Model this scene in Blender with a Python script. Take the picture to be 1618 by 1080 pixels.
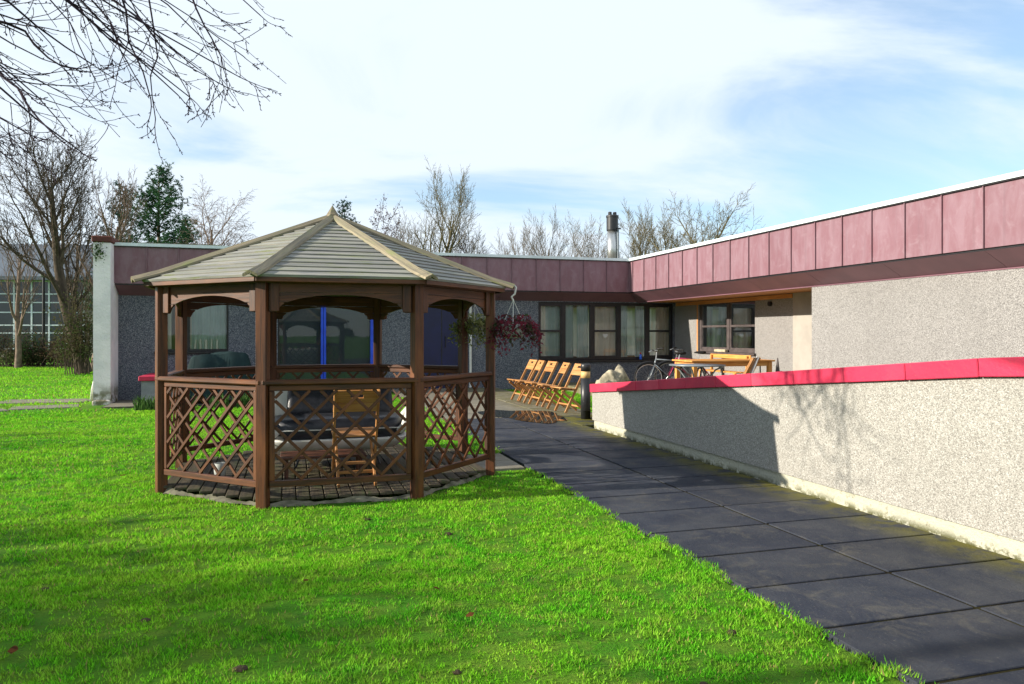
import bpy, math, random
import numpy as np
from mathutils import Vector, Matrix, noise as mnoise
R = math.radians
scene = bpy.context.scene
for o in list(bpy.data.objects): bpy.data.objects.remove(o)
COL = scene.collection

# ------------------------------------------------------------------ camera
CAMH = 1.5
cam = bpy.data.cameras.new('camera'); cam.sensor_width = 36; cam.lens = 26.25
cam.shift_y = -12/1618; cam.clip_start = .05; cam.clip_end = 3000
co = bpy.data.objects.new('camera', cam); COL.objects.link(co)
co.location = (0, 0, CAMH); co.rotation_euler = (R(90), 0, 0)
scene.camera = co

# ------------------------------------------------------------------ sky, sun, exposure
SUN_AZ = R(12.2)            # direction the shadows run, from +X
SUN_EL = R(21.5)
world = bpy.data.worlds.new('World'); scene.world = world; world.use_nodes = True
wt = world.node_tree; wt.nodes.clear()
def wn(t, **kw):
    n = wt.nodes.new(t)
    for k, v in kw.items(): setattr(n, k, v)
    return n
wo = wn('ShaderNodeOutputWorld'); wb = wn('ShaderNodeBackground')
sky = wn('ShaderNodeTexSky', sky_type='NISHITA', sun_disc=False, sun_elevation=SUN_EL,
         sun_rotation=R(90)+math.pi-SUN_AZ, altitude=50, air_density=1.0, dust_density=.15, ozone_density=1.6)
tc = wn('ShaderNodeTexCoord'); sx = wn('ShaderNodeSeparateXYZ')
wt.links.new(tc.outputs['Generated'], sx.inputs[0])
def wmath(op, a, b=None, c=None):
    n = wn('ShaderNodeMath', operation=op)
    for i, s in enumerate((a, b, c)):
        if s is None: continue
        if isinstance(s, (int, float)): n.inputs[i].default_value = s
        else: wt.links.new(s, n.inputs[i])
    return n.outputs[0]
den = wmath('ADD', wmath('MAXIMUM', sx.outputs[2], 0.0), .22)
cx = wmath('DIVIDE', sx.outputs[0], den); cy = wmath('DIVIDE', sx.outputs[1], den)
cc = wn('ShaderNodeCombineXYZ'); wt.links.new(cx, cc.inputs[0]); wt.links.new(cy, cc.inputs[1])
mp = wn('ShaderNodeMapping'); wt.links.new(cc.outputs[0], mp.inputs[0])
mp.inputs['Rotation'].default_value = (0, 0, R(28)); mp.inputs['Scale'].default_value = (.75, 1.25, 1)
mp.inputs['Location'].default_value = (9.3, 4.25, 0)
n1 = wn('ShaderNodeTexNoise'); n1.inputs['Scale'].default_value = .8; n1.inputs['Detail'].default_value = 9
n1.inputs['Roughness'].default_value = .56; n1.inputs['Distortion'].default_value = .9
wt.links.new(mp.outputs[0], n1.inputs['Vector'])
cr = wn('ShaderNodeMapRange', interpolation_type='SMOOTHSTEP'); wt.links.new(n1.outputs[0], cr.inputs[0])
cr.inputs[1].default_value = .33; cr.inputs[2].default_value = .53; cr.inputs[3].default_value = .30; cr.inputs[4].default_value = .97
skm = wn('ShaderNodeMix', data_type='RGBA', blend_type='MULTIPLY'); skm.inputs[0].default_value = 1
wt.links.new(sky.outputs[0], skm.inputs[6]); skm.inputs[7].default_value = (.78, 1.0, 1.1, 1)
mx = wn('ShaderNodeMix', data_type='RGBA'); wt.links.new(cr.outputs[0], mx.inputs[0])
wt.links.new(skm.outputs[2], mx.inputs[6]); mx.inputs[7].default_value = (4.75, 5.3, 5.85, 1)
wt.links.new(mx.outputs[2], wb.inputs[0]); wb.inputs[1].default_value = .082
wt.links.new(wb.outputs[0], wo.inputs[0])

sl = bpy.data.lights.new('sun', 'SUN'); sl.energy = 3.8; sl.angle = R(.53); sl.color = (1, .91, .77)
so = bpy.data.objects.new('sun', sl); COL.objects.link(so)
sd = Vector((math.cos(SUN_AZ)*math.cos(SUN_EL), math.sin(SUN_AZ)*math.cos(SUN_EL), -math.sin(SUN_EL)))
so.rotation_euler = sd.to_track_quat('-Z', 'Y').to_euler(); so.location = (-20, -5, 20)
scene.render.engine = 'CYCLES'
scene.view_settings.view_transform = 'Standard'; scene.view_settings.look = 'None'
scene.view_settings.gamma = 1; scene.view_settings.use_curve_mapping = False
scene.view_settings.exposure = 1.24

# ------------------------------------------------------------------ frame of the building
YAW = R(16.5)
U = Vector((math.cos(YAW), math.sin(YAW), 0)); V = Vector((-math.sin(YAW), math.cos(YAW), 0))
def W(u, v, z=0): return u*U + v*V + Vector((0, 0, z))
def to_uv(x, y): return x*U.x + y*U.y, x*V.x + y*V.y
def lawn_z(u, v):
    t = min(1, max(0, (v-10)/7)); s = min(1, max(0, (2.2-u)/3))
    t = t*t*(3-2*t); s = s*s*(3-2*s)
    return -.13*t*s

# ------------------------------------------------------------------ materials
MATS = {}
ALB = 1.16      # overall tone of the painted and built surfaces
class NT:
    def __init__(self, name):
        self.m = bpy.data.materials.new(name); self.m.use_nodes = True; self.t = self.m.node_tree
        self.b = self.t.nodes['Principled BSDF']; self.out = self.t.nodes['Material Output']
    def n(self, ty, **kw):
        n = self.t.nodes.new(ty)
        for k, v in kw.items(): setattr(n, k, v)
        return n
    def l(self, a, b): self.t.links.new(a, b)
    def set(self, sock, v):
        if isinstance(v, (int, float)): sock.default_value = v
        elif isinstance(v, tuple): sock.default_value = v if len(v) == 4 or len(sock.default_value) == 3 else (*v, 1)
        else: self.l(v, sock)
    def math(self, op, a, b=0.0):
        n = self.n('ShaderNodeMath', operation=op); self.set(n.inputs[0], a); self.set(n.inputs[1], b); return n.outputs[0]
    def mix(self, f, a, b, blend='MIX'):
        n = self.n('ShaderNodeMix', data_type='RGBA', blend_type=blend)
        self.set(n.inputs[0], f); self.set(n.inputs[6], a); self.set(n.inputs[7], b); return n.outputs[2]
    def coords(self, kind='Object', scale=(1, 1, 1), rnd=True):
        t = self.n('ShaderNodeTexCoord'); mp = self.n('ShaderNodeMapping'); mp.inputs['Scale'].default_value = scale
        if kind == 'World':
            g = self.n('ShaderNodeNewGeometry'); self.l(g.outputs['Position'], mp.inputs[0]); return mp.outputs[0]
        if rnd:
            oi = self.n('ShaderNodeObjectInfo'); k = self.math('MULTIPLY', oi.outputs['Random'], 37.0)
            ad = self.n('ShaderNodeVectorMath', operation='ADD'); self.l(t.outputs[kind], ad.inputs[0]); self.l(k, ad.inputs[1])
            self.l(ad.outputs[0], mp.inputs[0])
        else: self.l(t.outputs[kind], mp.inputs[0])
        return mp.outputs[0]
    def noise(self, vec, scale, detail=4, rough=.55, dist=0):
        n = self.n('ShaderNodeTexNoise'); self.l(vec, n.inputs['Vector']); n.inputs['Scale'].default_value = scale
        n.inputs['Detail'].default_value = detail; n.inputs['Roughness'].default_value = rough; n.inputs['Distortion'].default_value = dist
        return n.outputs[0]
    def ramp(self, f, a, b, lo=0.0, hi=1.0):
        n = self.n('ShaderNodeMapRange', interpolation_type='SMOOTHSTEP'); self.set(n.inputs[0], f)
        for i, v in enumerate((a, b, lo, hi)): n.inputs[i+1].default_value = v
        return n.outputs[0]
    def bump(self, h, strength, dist):
        n = self.n('ShaderNodeBump'); n.inputs['Strength'].default_value = strength; n.inputs['Distance'].default_value = dist
        self.l(h, n.inputs['Height']); self.l(n.outputs[0], self.b.inputs['Normal'])
    def rndval(self, amt):
        oi = self.n('ShaderNodeObjectInfo'); n = self.n('ShaderNodeMapRange'); self.l(oi.outputs['Random'], n.inputs[0])
        n.inputs[3].default_value = 1-amt; n.inputs[4].default_value = 1+amt; return n.outputs[0]
    def fin(self, col, rough=.7, spec=.3, metal=0):
        vm = self.n('ShaderNodeVectorMath', operation='SCALE'); self.set(vm.inputs[0], col); vm.inputs['Scale'].default_value = ALB; col = vm.outputs[0]
        self.set(self.b.inputs['Base Color'], col); self.set(self.b.inputs['Roughness'], rough)
        self.b.inputs['Specular IOR Level'].default_value = spec; self.b.inputs['Metallic'].default_value = metal
        return self.m
def scaled(nt, col, val):
    n = nt.n('ShaderNodeVectorMath', operation='SCALE'); nt.set(n.inputs[0], col); nt.set(n.inputs['Scale'], val); return n.outputs[0]

def simple(name, c1, c2=None, scale=6, rough=.6, spec=.3, metal=0, bump=0, bscale=40, var=.08, world=False, stretch=(1, 1, 1)):
    t = NT(name); vec = t.coords('World' if world else 'Object', stretch)
    c2 = c2 or tuple(x*.8 for x in c1)
    c = t.mix(t.ramp(t.noise(vec, scale), .32, .68), c1, c2)
    c = scaled(t, c, t.rndval(var))
    if bump: t.bump(t.noise(vec, bscale, 3), bump, .01)
    MATS[name] = t.fin(c, rough, spec, metal); return MATS[name]

def wood(name, c1, c2, c3, rough=.6, wet=0.25, gs=(2.2, 45, 45), var=.16, stain=None):
    t = NT(name); vec = t.coords('Object', gs); v2 = t.coords('Object', (1.2, 5, 5))
    g = t.noise(vec, 1.0, 6, .6, .6); s = t.noise(v2, 1.6, 4)
    c = t.mix(t.ramp(g, .35, .66), c1, c2); c = t.mix(t.ramp(s, .45, .75), c, c3)
    if stain:
        c = t.mix(t.ramp(t.noise(v2, 2.9, 5, .6), .52, .72), c, stain)
    c = scaled(t, c, t.rndval(var)); t.bump(g, .35, .004)
    MATS[name] = t.fin(c, rough, wet); return MATS[name]

wood('gaz_wood', (.088, .028, .0075), (.030, .010, .0034), (.125, .042, .011), .5, .4)
wood('deck_wood', (.075, .06, .04), (.035, .03, .022), (.055, .052, .028), .7, .2, stain=(.05, .06, .025))
wood('roof_wood', (.245, .235, .205), (.12, .125, .125), (.205, .21, .165), .72, .25, stain=(.15, .17, .075), var=.13)
wood('hip_wood', (.235, .195, .125), (.125, .11, .08), (.17, .16, .10), .65, .25, stain=(.16, .17, .07))
wood('oil_wood', (.42, .205, .072), (.28, .12, .038), (.46, .25, .10), .45, .35, var=.12)
wood('table_wood', (.58, .27, .07), (.42, .17, .04), (.6, .32, .10), .5, .3)
wood('soffit_wood', (.48, .22, .07), (.36, .15, .045), (.5, .25, .09), .55, .3)
wood('dark_wood', (.10, .035, .02), (.05, .02, .012), (.12, .05, .03), .45, .4)
simple('fabric_skirt', (.16, .15, .11), (.07, .07, .05), 9, .9, .1, bump=.3, bscale=60)
simple('soil', (.035, .025, .016), (.06, .045, .028), 12, .95, .1, bump=.8, bscale=30, world=True)
simple('joint_soil', (.012, .010, .007), (.024, .022, .008), 6, .95, .05, bump=.6, bscale=40, world=True)
simple('white_trim', (.62, .68, .70), (.5, .56, .58), 3, .35, .4, var=.03)
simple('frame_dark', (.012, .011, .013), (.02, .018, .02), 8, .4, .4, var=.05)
simple('frame_brown', (.055, .045, .045), (.08, .065, .065), 8, .4, .4, var=.05)
simple('blue_paint', (.012, .07, .62), (.01, .05, .5), 4, .35, .45, var=.03)
simple('navy_door', (.005, .010, .06), (.004, .008, .045), 3, .35, .4, var=.03)
simple('black_metal', (.012, .013, .015), (.02, .02, .022), 8, .4, .45, var=.05)
simple('steel', (.52, .52, .50), (.4, .4, .39), 5, .32, .5, metal=.9, var=.03)
simple('grey_metal', (.22, .25, .27), (.16, .18, .2), 8, .4, .5, metal=.4)
simple('alu', (.5, .51, .52), (.38, .39, .4), 8, .3, .5, metal=.8)
simple('rubber', (.012, .012, .012), (.025, .025, .024), 20, .8, .2)
simple('pink_frame', (.35, .02, .09), (.28, .015, .07), 8, .35, .5)
simple('white_plastic', (.62, .63, .60), (.5, .5, .46), 4, .4, .4, var=.03)
simple('black_leather', (.010, .012, .018), (.02, .022, .03), 14, .42, .45, bump=.25, bscale=60)
simple('tan_band', (.55, .36, .13), (.48, .32, .14), 6, .5, .3)
CURT=1
simple('curtain_teal_', (.50, .60, .56), (.40, .52, .50), 2, .85, .1, var=.06)
simple('curtain_cream_', (.68, .65, .55), (.58, .56, .48), 2, .85, .1, var=.06)
simple('curtain_white_', (.74, .76, .76), (.64, .68, .70), 2, .85, .1, var=.04)
simple('room_wall', (.55, .50, .42), (.5, .46, .39), 1, .9, .1)
simple('room_floor', (.16, .09, .05), (.12, .07, .04), 4, .5, .3)
simple('tarp', (.008, .018, .02), (.012, .028, .03), 5, .75, .12, bump=.2, bscale=8)
simple('grey_render', (.22, .23, .24), (.17, .18, .19), 8, .9, .1, bump=.4, bscale=80)
simple('smooth_render', (.31, .29, .26), (.27, .25, .225), 3, .9, .1, bump=.15, bscale=60, var=0)
simple('far_wall', (.30, .27, .22), (.24, .21, .17), 1.2, .9, .1)
simple('far_roof', (.10, .12, .145), (.075, .09, .11), .5, .6, .3, stretch=(6, .5, .5))
simple('far_white', (.55, .6, .63), (.46, .5, .52), 1, .5, .3)
simple('roof_felt', (.10, .10, .09), (.13, .13, .10), 2, .9, .1)
simple('mossy_felt', (.12, .12, .10), (.17, .16, .05), 2.5, .9, .1)
simple('cap_brick', (.12, .045, .035), (.085, .035, .03), 12, .85, .15, bump=.4)
simple('stone_log', (.40, .35, .25), (.20, .18, .13), 7, .9, .15, bump=.9, bscale=14)
simple('basket', (.40, .42, .40), (.32, .34, .32), 8, .5, .3)
simple('cord_white', (.62, .62, .58), (.52, .52, .48), 20, .6, .2)
simple('heart', (.75, .75, .75), (.7, .7, .7), 2, .6, .2)
simple('bottle_blue', (.03, .12, .6), (.02, .09, .5), 3, .2, .5)
simple('red_cap', (.6, .02, .02), (.5, .02, .02), 3, .4, .4)
simple('paper', (.7, .68, .62), (.6, .58, .52), 5, .8, .2)
simple('old_plank', (.42, .38, .27), (.30, .26, .18), 9, .8, .2)
simple('bark', (.085, .066, .048), (.045, .035, .027), 9, .9, .1, bump=.8, bscale=25, stretch=(1, 1, .35))
simple('bark_near', (.040, .028, .040), (.024, .017, .025), 12, .9, .1, bump=.5, bscale=40)
simple('bark_mossy', (.13, .11, .06), (.075, .065, .035), 7, .9, .1, bump=.6, bscale=25, stretch=(1, 1, .35))
simple('bark_birch', (.20, .15, .115), (.12, .085, .07), 7, .85, .1, bump=.4, bscale=25)
simple('bark_grey', (.155, .135, .105), (.10, .085, .07), 7, .9, .1)
simple('ivy_twigs', (.12, .105, .06), (.07, .065, .035), 9, .95, .1)

def leafmat(name, c1, c2, scale=30, trans=.3):
    t = NT(name); vec = t.coords('World', (1, 1, 1)); c = t.mix(t.ramp(t.noise(vec, scale, 2), .35, .65), c1, c2)
    d = t.n('ShaderNodeBsdfDiffuse'); tr = t.n('ShaderNodeBsdfTranslucent'); mxs = t.n('ShaderNodeMixShader')
    t.l(c, d.inputs[0]); t.l(c, tr.inputs[0]); mxs.inputs[0].default_value = trans
    t.l(d.outputs[0], mxs.inputs[1]); t.l(tr.outputs[0], mxs.inputs[2]); t.l(mxs.outputs[0], t.out.inputs[0])
    MATS[name] = t.m
leafmat('curtain_teal', (.72, .86, .84), (.62, .78, .76), 3, .5)
leafmat('curtain_cream', (.90, .86, .76), (.82, .78, .68), 3, .45)
leafmat('curtain_white', (.84, .86, .86), (.76, .79, .80), 3, .45)
leafmat('pine_needle', (.030, .085, .045), (.055, .13, .05), 2.5, .15)
leafmat('pine_dark', (.022, .06, .045), (.04, .09, .06), 2.5, .15)
leafmat('shrub_leaf', (.05, .075, .025), (.09, .075, .04), 2.0)
leafmat('shrub_brown', (.10, .065, .04), (.07, .055, .035), 2.0)
leafmat('shrub_green', (.025, .06, .02), (.05, .09, .03), 2.0)
leafmat('purple_leaf', (.12, .075, .10), (.08, .06, .085), 3)
leafmat('basket_red', (.21, .03, .05), (.11, .035, .05), 18)
leafmat('basket_green', (.13, .17, .05), (.30, .29, .13), 18)
leafmat('basket_dark', (.05, .075, .035), (.12, .035, .045), 18)
leafmat('daffodil_leaf', (.10, .19, .05), (.06, .13, .035), 10)
leafmat('dead_leaf', (.16, .06, .025), (.07, .03, .015), 40)
leafmat('moss', (.10, .12, .02), (.06, .08, .02), 20, .1)

# grass: ground sheet and blades
def grass_col(t):
    vec = t.coords('World', (1, 1, 1))
    a = t.ramp(t.noise(vec, .55, 5, .6), .35, .65); b = t.ramp(t.noise(vec, 6.0, 4, .6), .38, .66); d = t.ramp(t.noise(vec, 22, 3, .6), .60, .78)
    c = t.mix(a, (.085, .37, .015), (.18, .44, .02)); c = t.mix(t.math('MULTIPLY', b, .55), c, (.30, .46, .05))
    mo = t.ramp(t.noise(vec, 1.7, 6, .7), .54, .68); c = t.mix(t.math('MULTIPLY', mo, .6), c, (.045, .20, .02))
    sr = t.ramp(t.noise(vec, 3.3, 7, .75), .60, .70); c = t.mix(t.math('MULTIPLY', sr, .5), c, (.33, .33, .11))
    return c, d, vec
t = NT('lawn_ground'); c, d, vec = grass_col(t)
c = scaled(t, c, .45); c = t.mix(d, c, (.045, .04, .018))
g = t.noise(vec, 60, 4, .7); t.bump(g, .9, .03); c = t.mix(t.ramp(g, .3, .5), (.05, .09, .01), c)
MATS['lawn_ground'] = t.fin(c, .9, .1)
t = NT('grass_blade'); c, d, vec = grass_col(t)
at = t.n('ShaderNodeAttribute', attribute_name='rnd'); v = t.n('ShaderNodeMapRange'); t.l(at.outputs['Fac'], v.inputs[0]); v.inputs[3].default_value = .62; v.inputs[4].default_value = 1.75
c = scaled(t, c, v.outputs[0]); c = t.mix(t.ramp(at.outputs['Fac'], .93, .95), c, (.34, .30, .10))
dd = t.n('ShaderNodeBsdfDiffuse'); tr = t.n('ShaderNodeBsdfTranslucent'); ms = t.n('ShaderNodeMixShader'); ms.inputs[0].default_value = .42
t.l(c, dd.inputs[0]); t.l(c, tr.inputs[0]); t.l(dd.outputs[0], ms.inputs[1]); t.l(tr.outputs[0], ms.inputs[2]); t.l(ms.outputs[0], t.out.inputs[0])
MATS['grass_blade'] = t.m

# roughcast
def roughcast(name, base, chip_d, chip_l, scale=55, bump=.7):
    t = NT(name); vec = t.coords('Object', (1, 1, 1), rnd=False)
    vo = t.n('ShaderNodeTexVoronoi'); t.l(vec, vo.inputs['Vector']); vo.inputs['Scale'].default_value = scale
    sp = t.n('ShaderNodeSeparateColor'); t.l(vo.outputs['Color'], sp.inputs[0])
    c = t.mix(t.ramp(sp.outputs[0], .62, .80), base, chip_d); c = t.mix(t.ramp(sp.outputs[1], .72, .85), c, chip_l)
    big = t.ramp(t.noise(vec, .7, 5, .6), .35, .7); c = t.mix(t.math('MULTIPLY', big, .22), c, tuple(x*.62 for x in base))
    st = t.noise(t.coords('Object', (2.2, 2.2, .25), rnd=False), 1.6, 4); c = t.mix(t.math('MULTIPLY', t.ramp(st, .52, .75), .2), c, tuple(x*.6 for x in base))
    h = t.math('SUBTRACT', 1.0, vo.outputs['Distance']); t.bump(h, bump, .012)
    MATS[name] = t.fin(c, .92, .12)
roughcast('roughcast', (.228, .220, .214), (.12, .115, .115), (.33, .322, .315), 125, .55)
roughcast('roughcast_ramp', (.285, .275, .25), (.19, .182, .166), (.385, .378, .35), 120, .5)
roughcast('roughcast_shaded', (.105, .115, .14), (.045, .05, .065), (.22, .23, .255), 70, .6)  # same roughcast as the wing, back wall's shade put into its colour
t = NT('harl_white'); vec = t.coords('Object', rnd=False); n_ = t.noise(vec, 22, 4, .65)
c = t.mix(t.ramp(t.noise(vec, 2, 4), .4, .7), (.80, .755, .755), (.67, .645, .65))
z = t.n('ShaderNodeSeparateXYZ'); t.l(vec, z.inputs[0])
low = t.math('MULTIPLY', t.ramp(z.outputs[2], .45, .05), t.ramp(t.noise(vec, 6, 4), .3, .6)); c = t.mix(low, c, (.16, .15, .09))
t.bump(n_, .8, .03); MATS['harl_white'] = t.fin(c, .9, .15)
t = NT('plinth_paint'); vec = t.coords('Object', rnd=False); n_ = t.noise(vec, 30, 4, .7)
c = t.mix(t.ramp(t.noise(vec, 26, 5, .7), .56, .68), (.40, .395, .31), (.12, .10, .06)); c = t.mix(t.ramp(t.noise(vec, 1.5, 4), .4, .7), c, (.34, .34, .28))
z = t.n('ShaderNodeSeparateXYZ'); t.l(vec, z.inputs[0]); c = t.mix(t.math('MULTIPLY', t.ramp(z.outputs[2], .09, .0), t.ramp(t.noise(vec, 8, 6, .75), .42, .55)), c, (.07, .07, .025))
t.bump(n_, .8, .02); MATS['plinth_paint'] = t.fin(c, .85, .2)
t = NT('coping_pink'); vec = t.coords('Object'); c = t.mix(t.ramp(t.noise(vec, 3.5, 5, .6), .35, .7), (.47, .022, .06), (.37, .018, .055))
c = t.mix(t.ramp(t.noise(vec, 9, 6, .75), .56, .74), c, (.30, .03, .055)); c = t.mix(t.ramp(t.noise(vec, 38, 5, .75), .62, .70), c, (.16, .06, .055)); c = t.mix(t.math('MULTIPLY', t.ramp(t.noise(vec, 1.3, 3), .5, .7), .4), c, (.50, .09, .13)); c = scaled(t, c, t.rndval(.08)); t.bump(t.noise(vec, 35, 4), .3, .01)
MATS['coping_pink'] = t.fin(c, .55, .4)
t = NT('fascia_metal'); vec = t.coords('Object', (1, 1, 1)); v2 = t.coords('Object', (3.5, 3.5, 1.1))
a = t.ramp(t.noise(v2, 1.6, 5, .62, .6), .33, .68)
c = t.mix(a, (.165, .080, .098), (.195, .115, .138)); c = t.mix(t.math('MULTIPLY', t.ramp(t.noise(vec, 5, 6, .65, 1), .50, .75), .4), c, (.25, .18, .205))
st = t.noise(t.coords('Object', (9, 9, .5)), 1.5, 5, .6); c = t.mix(t.math('MULTIPLY', t.ramp(st, .5, .72), .35), c, (.13, .075, .09)); c = scaled(t, c, t.rndval(.06)); t.bump(t.noise(vec, 2.2, 2), .2, .03)
MATS['fascia_metal'] = t.fin(c, .5, .4)
simple('soffit_metal', (.155, .075, .095), (.125, .062, .08), 2, .45, .4, var=.05)

# paving
def paving(name, c1, c2, c3, moss, rough):
    t = NT(name); vec = t.coords('World'); vo = t.coords('Object')
    c = t.mix(t.ramp(t.noise(vec, 2.2, 6, .65), .32, .7), c1, c2); c = t.mix(t.ramp(t.noise(vec, 3.3, 8, .75, .8), .50, .70), c, c3)
    c = t.mix(t.math('MULTIPLY', t.ramp(t.noise(vec, 75, 3, .7), .62, .72), .5), c, (.16, .15, .13))
    c = scaled(t, c, t.rndval(.10))
    g = t.n('ShaderNodeNewGeometry'); dp = t.n('ShaderNodeVectorMath', operation='DOT_PRODUCT'); t.l(g.outputs['Position'], dp.inputs[0]); dp.inputs[1].default_value = tuple(U)
    edge = t.ramp(dp.outputs['Value'], 4.05, 4.62); mm = t.math('MULTIPLY', edge, t.ramp(t.noise(vec, 3.2, 7, .75), .38, .56))
    c = t.mix(t.math('MULTIPLY', mm, moss), c, (.10, .092, .018))
    t.bump(t.noise(vec, 28, 6, .7), .5, .014)
    r = t.ramp(t.noise(vec, 1.7, 4), .35, .65, rough[0], rough[1])
    MATS[name] = t.fin(c, r, .10)
paving('slab_dark', (.022, .026, .038), (.040, .043, .051), (.066, .064, .060), 1.0, (.55, .85))  # blue of the reflected sky is painted into the dark slab colour
paving('slab_light', (.17, .155, .12), (.125, .115, .092), (.2, .19, .15), .5, (.5, .8))
t = NT('puddle_water'); t.fin((.02, .022, .02), .02, .5); t.b.inputs['IOR'].default_value = 1.33; MATS['puddle_water'] = t.m

def glass(name, tint=(.86, .93, .92), refl=1.0):
    t = NT(name); fr = t.n('ShaderNodeFresnel'); fr.inputs[0].default_value = 1.5
    tr = t.n('ShaderNodeBsdfTransparent'); tr.inputs[0].default_value = (*tint, 1); gl = t.n('ShaderNodeBsdfGlossy'); gl.inputs['Roughness'].default_value = .01
    vec = t.coords('Object'); bp = t.n('ShaderNodeBump'); bp.inputs['Strength'].default_value = .05; bp.inputs['Distance'].default_value = .02
    t.l(t.noise(vec, 1.6, 1), bp.inputs['Height']); t.l(bp.outputs[0], gl.inputs['Normal'])
    f = t.math('MINIMUM', t.math('MULTIPLY', fr.outputs[0], 1.7*refl), 1.0)
    ms = t.n('ShaderNodeMixShader'); t.l(f, ms.inputs[0]); t.l(tr.outputs[0], ms.inputs[1]); t.l(gl.outputs[0], ms.inputs[2]); t.l(ms.outputs[0], t.out.inputs[0])
    MATS[name] = t.m
glass('pane_glass', (.96, .98, .97)); glass('pane_dark', (.7, .76, .8), .8)
simple('grey_blind', (.13, .14, .155), (.11, .12, .135), 1.5, .9, .1)
t = NT('far_glass'); t.fin((.02, .026, .03), .12, .6); MATS['far_glass'] = t.m

# ------------------------------------------------------------------ mesh helpers
class MB:
    def __init__(self): self.v = []; self.f = []
    def add(self, vs, fs):
        b = len(self.v); self.v += [tuple(p) for p in vs]; self.f += [tuple(i+b for i in f) for f in fs]; return self
    def quad(self, *p): return self.add(p, [tuple(range(len(p)))])
    def box(self, lo, hi):
        x0, y0, z0 = lo; x1, y1, z1 = hi
        return self.add([(x0,y0,z0),(x1,y0,z0),(x1,y1,z0),(x0,y1,z0),(x0,y0,z1),(x1,y0,z1),(x1,y1,z1),(x0,y1,z1)],
                        [(0,3,2,1),(4,5,6,7),(0,1,5,4),(1,2,6,5),(2,3,7,6),(3,0,4,7)])
    def cbox(self, c, s, ch=.004, M=None):
        hx, hy, hz = s[0]/2, s[1]/2, s[2]/2; ch = min(ch, .45*min(hx, hy, hz)*2/1.0*.5+1e-6)
        vs = []; idx = {}
        for a in (-1, 1):
            for b in (-1, 1):
                for d in (-1, 1):
                    for k, p in enumerate(((hx, hy-ch, hz-ch), (hx-ch, hy, hz-ch), (hx-ch, hy-ch, hz))):
                        idx[(a, b, d, k)] = len(vs); vs.append(Vector((p[0]*a, p[1]*b, p[2]*d)))
        fs = []
        for s_ in (-1, 1):
            fs.append([idx[(s_, *q, 0)] for q in ((-1,-1),(1,-1),(1,1),(-1,1))])
            fs.append([idx[(q[0], s_, q[1], 1)] for q in ((-1,-1),(1,-1),(1,1),(-1,1))])
            fs.append([idx[(*q, s_, 2)] for q in ((-1,-1),(1,-1),(1,1),(-1,1))])
        for a in (-1, 1):
            for b in (-1, 1):
                fs.append([idx[(a,b,-1,0)], idx[(a,b,1,0)], idx[(a,b,1,1)], idx[(a,b,-1,1)]])
                fs.append([idx[(a,-1,b,0)], idx[(a,1,b,0)], idx[(a,1,b,2)], idx[(a,-1,b,2)]])
                fs.append([idx[(-1,a,b,1)], idx[(1,a,b,1)], idx[(1,a,b,2)], idx[(-1,a,b,2)]])
                for d in (-1, 1): fs.append([idx[(a,b,d,0)], idx[(a,b,d,1)], idx[(a,b,d,2)]])
        out = []
        for f in fs:
            n = (vs[f[1]]-vs[f[0]]).cross(vs[f[2]]-vs[f[0]]); m = sum((vs[i] for i in f), Vector())/len(f)
            out.append(tuple(f) if n.dot(m) > 0 else tuple(reversed(f)))
        if M is not None: vs = [M @ p for p in vs]
        return self.add([p+Vector(c) for p in vs], out)
    def bar(self, p0, p1, w, h, ch=.003, up=(0, 0, 1)):
        p0 = Vector(p0); p1 = Vector(p1); M, L = frame_of(p0, p1, up)
        return self.cbox((p0+p1)/2, (L, w, h), ch, M)
    def tube(self, pts, rad, n=6, cap=True):
        pts = [Vector(p) for p in pts]; m = len(pts); rad = rad if hasattr(rad, '__len__') else [rad]*m
        b = len(self.v); prev = None
        for i, p in enumerate(pts):
            d = pts[min(i+1, m-1)]-pts[max(i-1, 0)]
            if d.length < 1e-9: d = Vector((0, 0, 1))
            d.normalize()
            if prev is None:
                a = d.orthogonal().normalized()
            else:
                a = prev - d*prev.dot(d)
                a = a.normalized() if a.length > 1e-6 else d.orthogonal().normalized()
            prev = a; q = d.cross(a); r = rad[i]
            for k in range(n):
                th = 2*math.pi*k/n; s = p + a*(r*math.cos(th)) + q*(r*math.sin(th)); self.v.append((s.x, s.y, s.z))
        for i in range(m-1):
            for k in range(n):
                k2 = (k+1) % n; self.f.append((b+i*n+k, b+i*n+k2, b+(i+1)*n+k2, b+(i+1)*n+k))
        if cap and n > 3:
            self.f.append(tuple(b+k for k in reversed(range(n)))); self.f.append(tuple(b+(m-1)*n+k for k in range(n)))
        return self
    def lathe(self, prof, c=(0, 0, 0), n=20):
        b = len(self.v); m = len(prof)
        for r, z in prof:
            for k in range(n):
                th = 2*math.pi*k/n; self.v.append((c[0]+r*math.cos(th), c[1]+r*math.sin(th), c[2]+z))
        for i in range(m-1):
            for k in range(n):
                k2 = (k+1) % n; self.f.append((b+i*n+k, b+i*n+k2, b+(i+1)*n+k2, b+(i+1)*n+k))
        if prof[0][0] > 1e-5: self.f.append(tuple(b+k for k in reversed(range(n))))
        if prof[-1][0] > 1e-5: self.f.append(tuple(b+(m-1)*n+k for k in range(n)))
        return self
    def prism(self, poly, ext):
        """poly: list of 3d points, ext: extrusion vector"""
        n = len(poly); e = Vector(ext); a = [Vector(p) for p in poly]
        nn = Vector()
        for i in range(n): nn += a[i].cross(a[(i+1) % n])
        if nn.dot(e) < 0: a.reverse()
        self.add(a+[p+e for p in a], [tuple(reversed(range(n))), tuple(range(n, 2*n))]+[(i, (i+1) % n, n+(i+1) % n, n+i) for i in range(n)])
        return self
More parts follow.
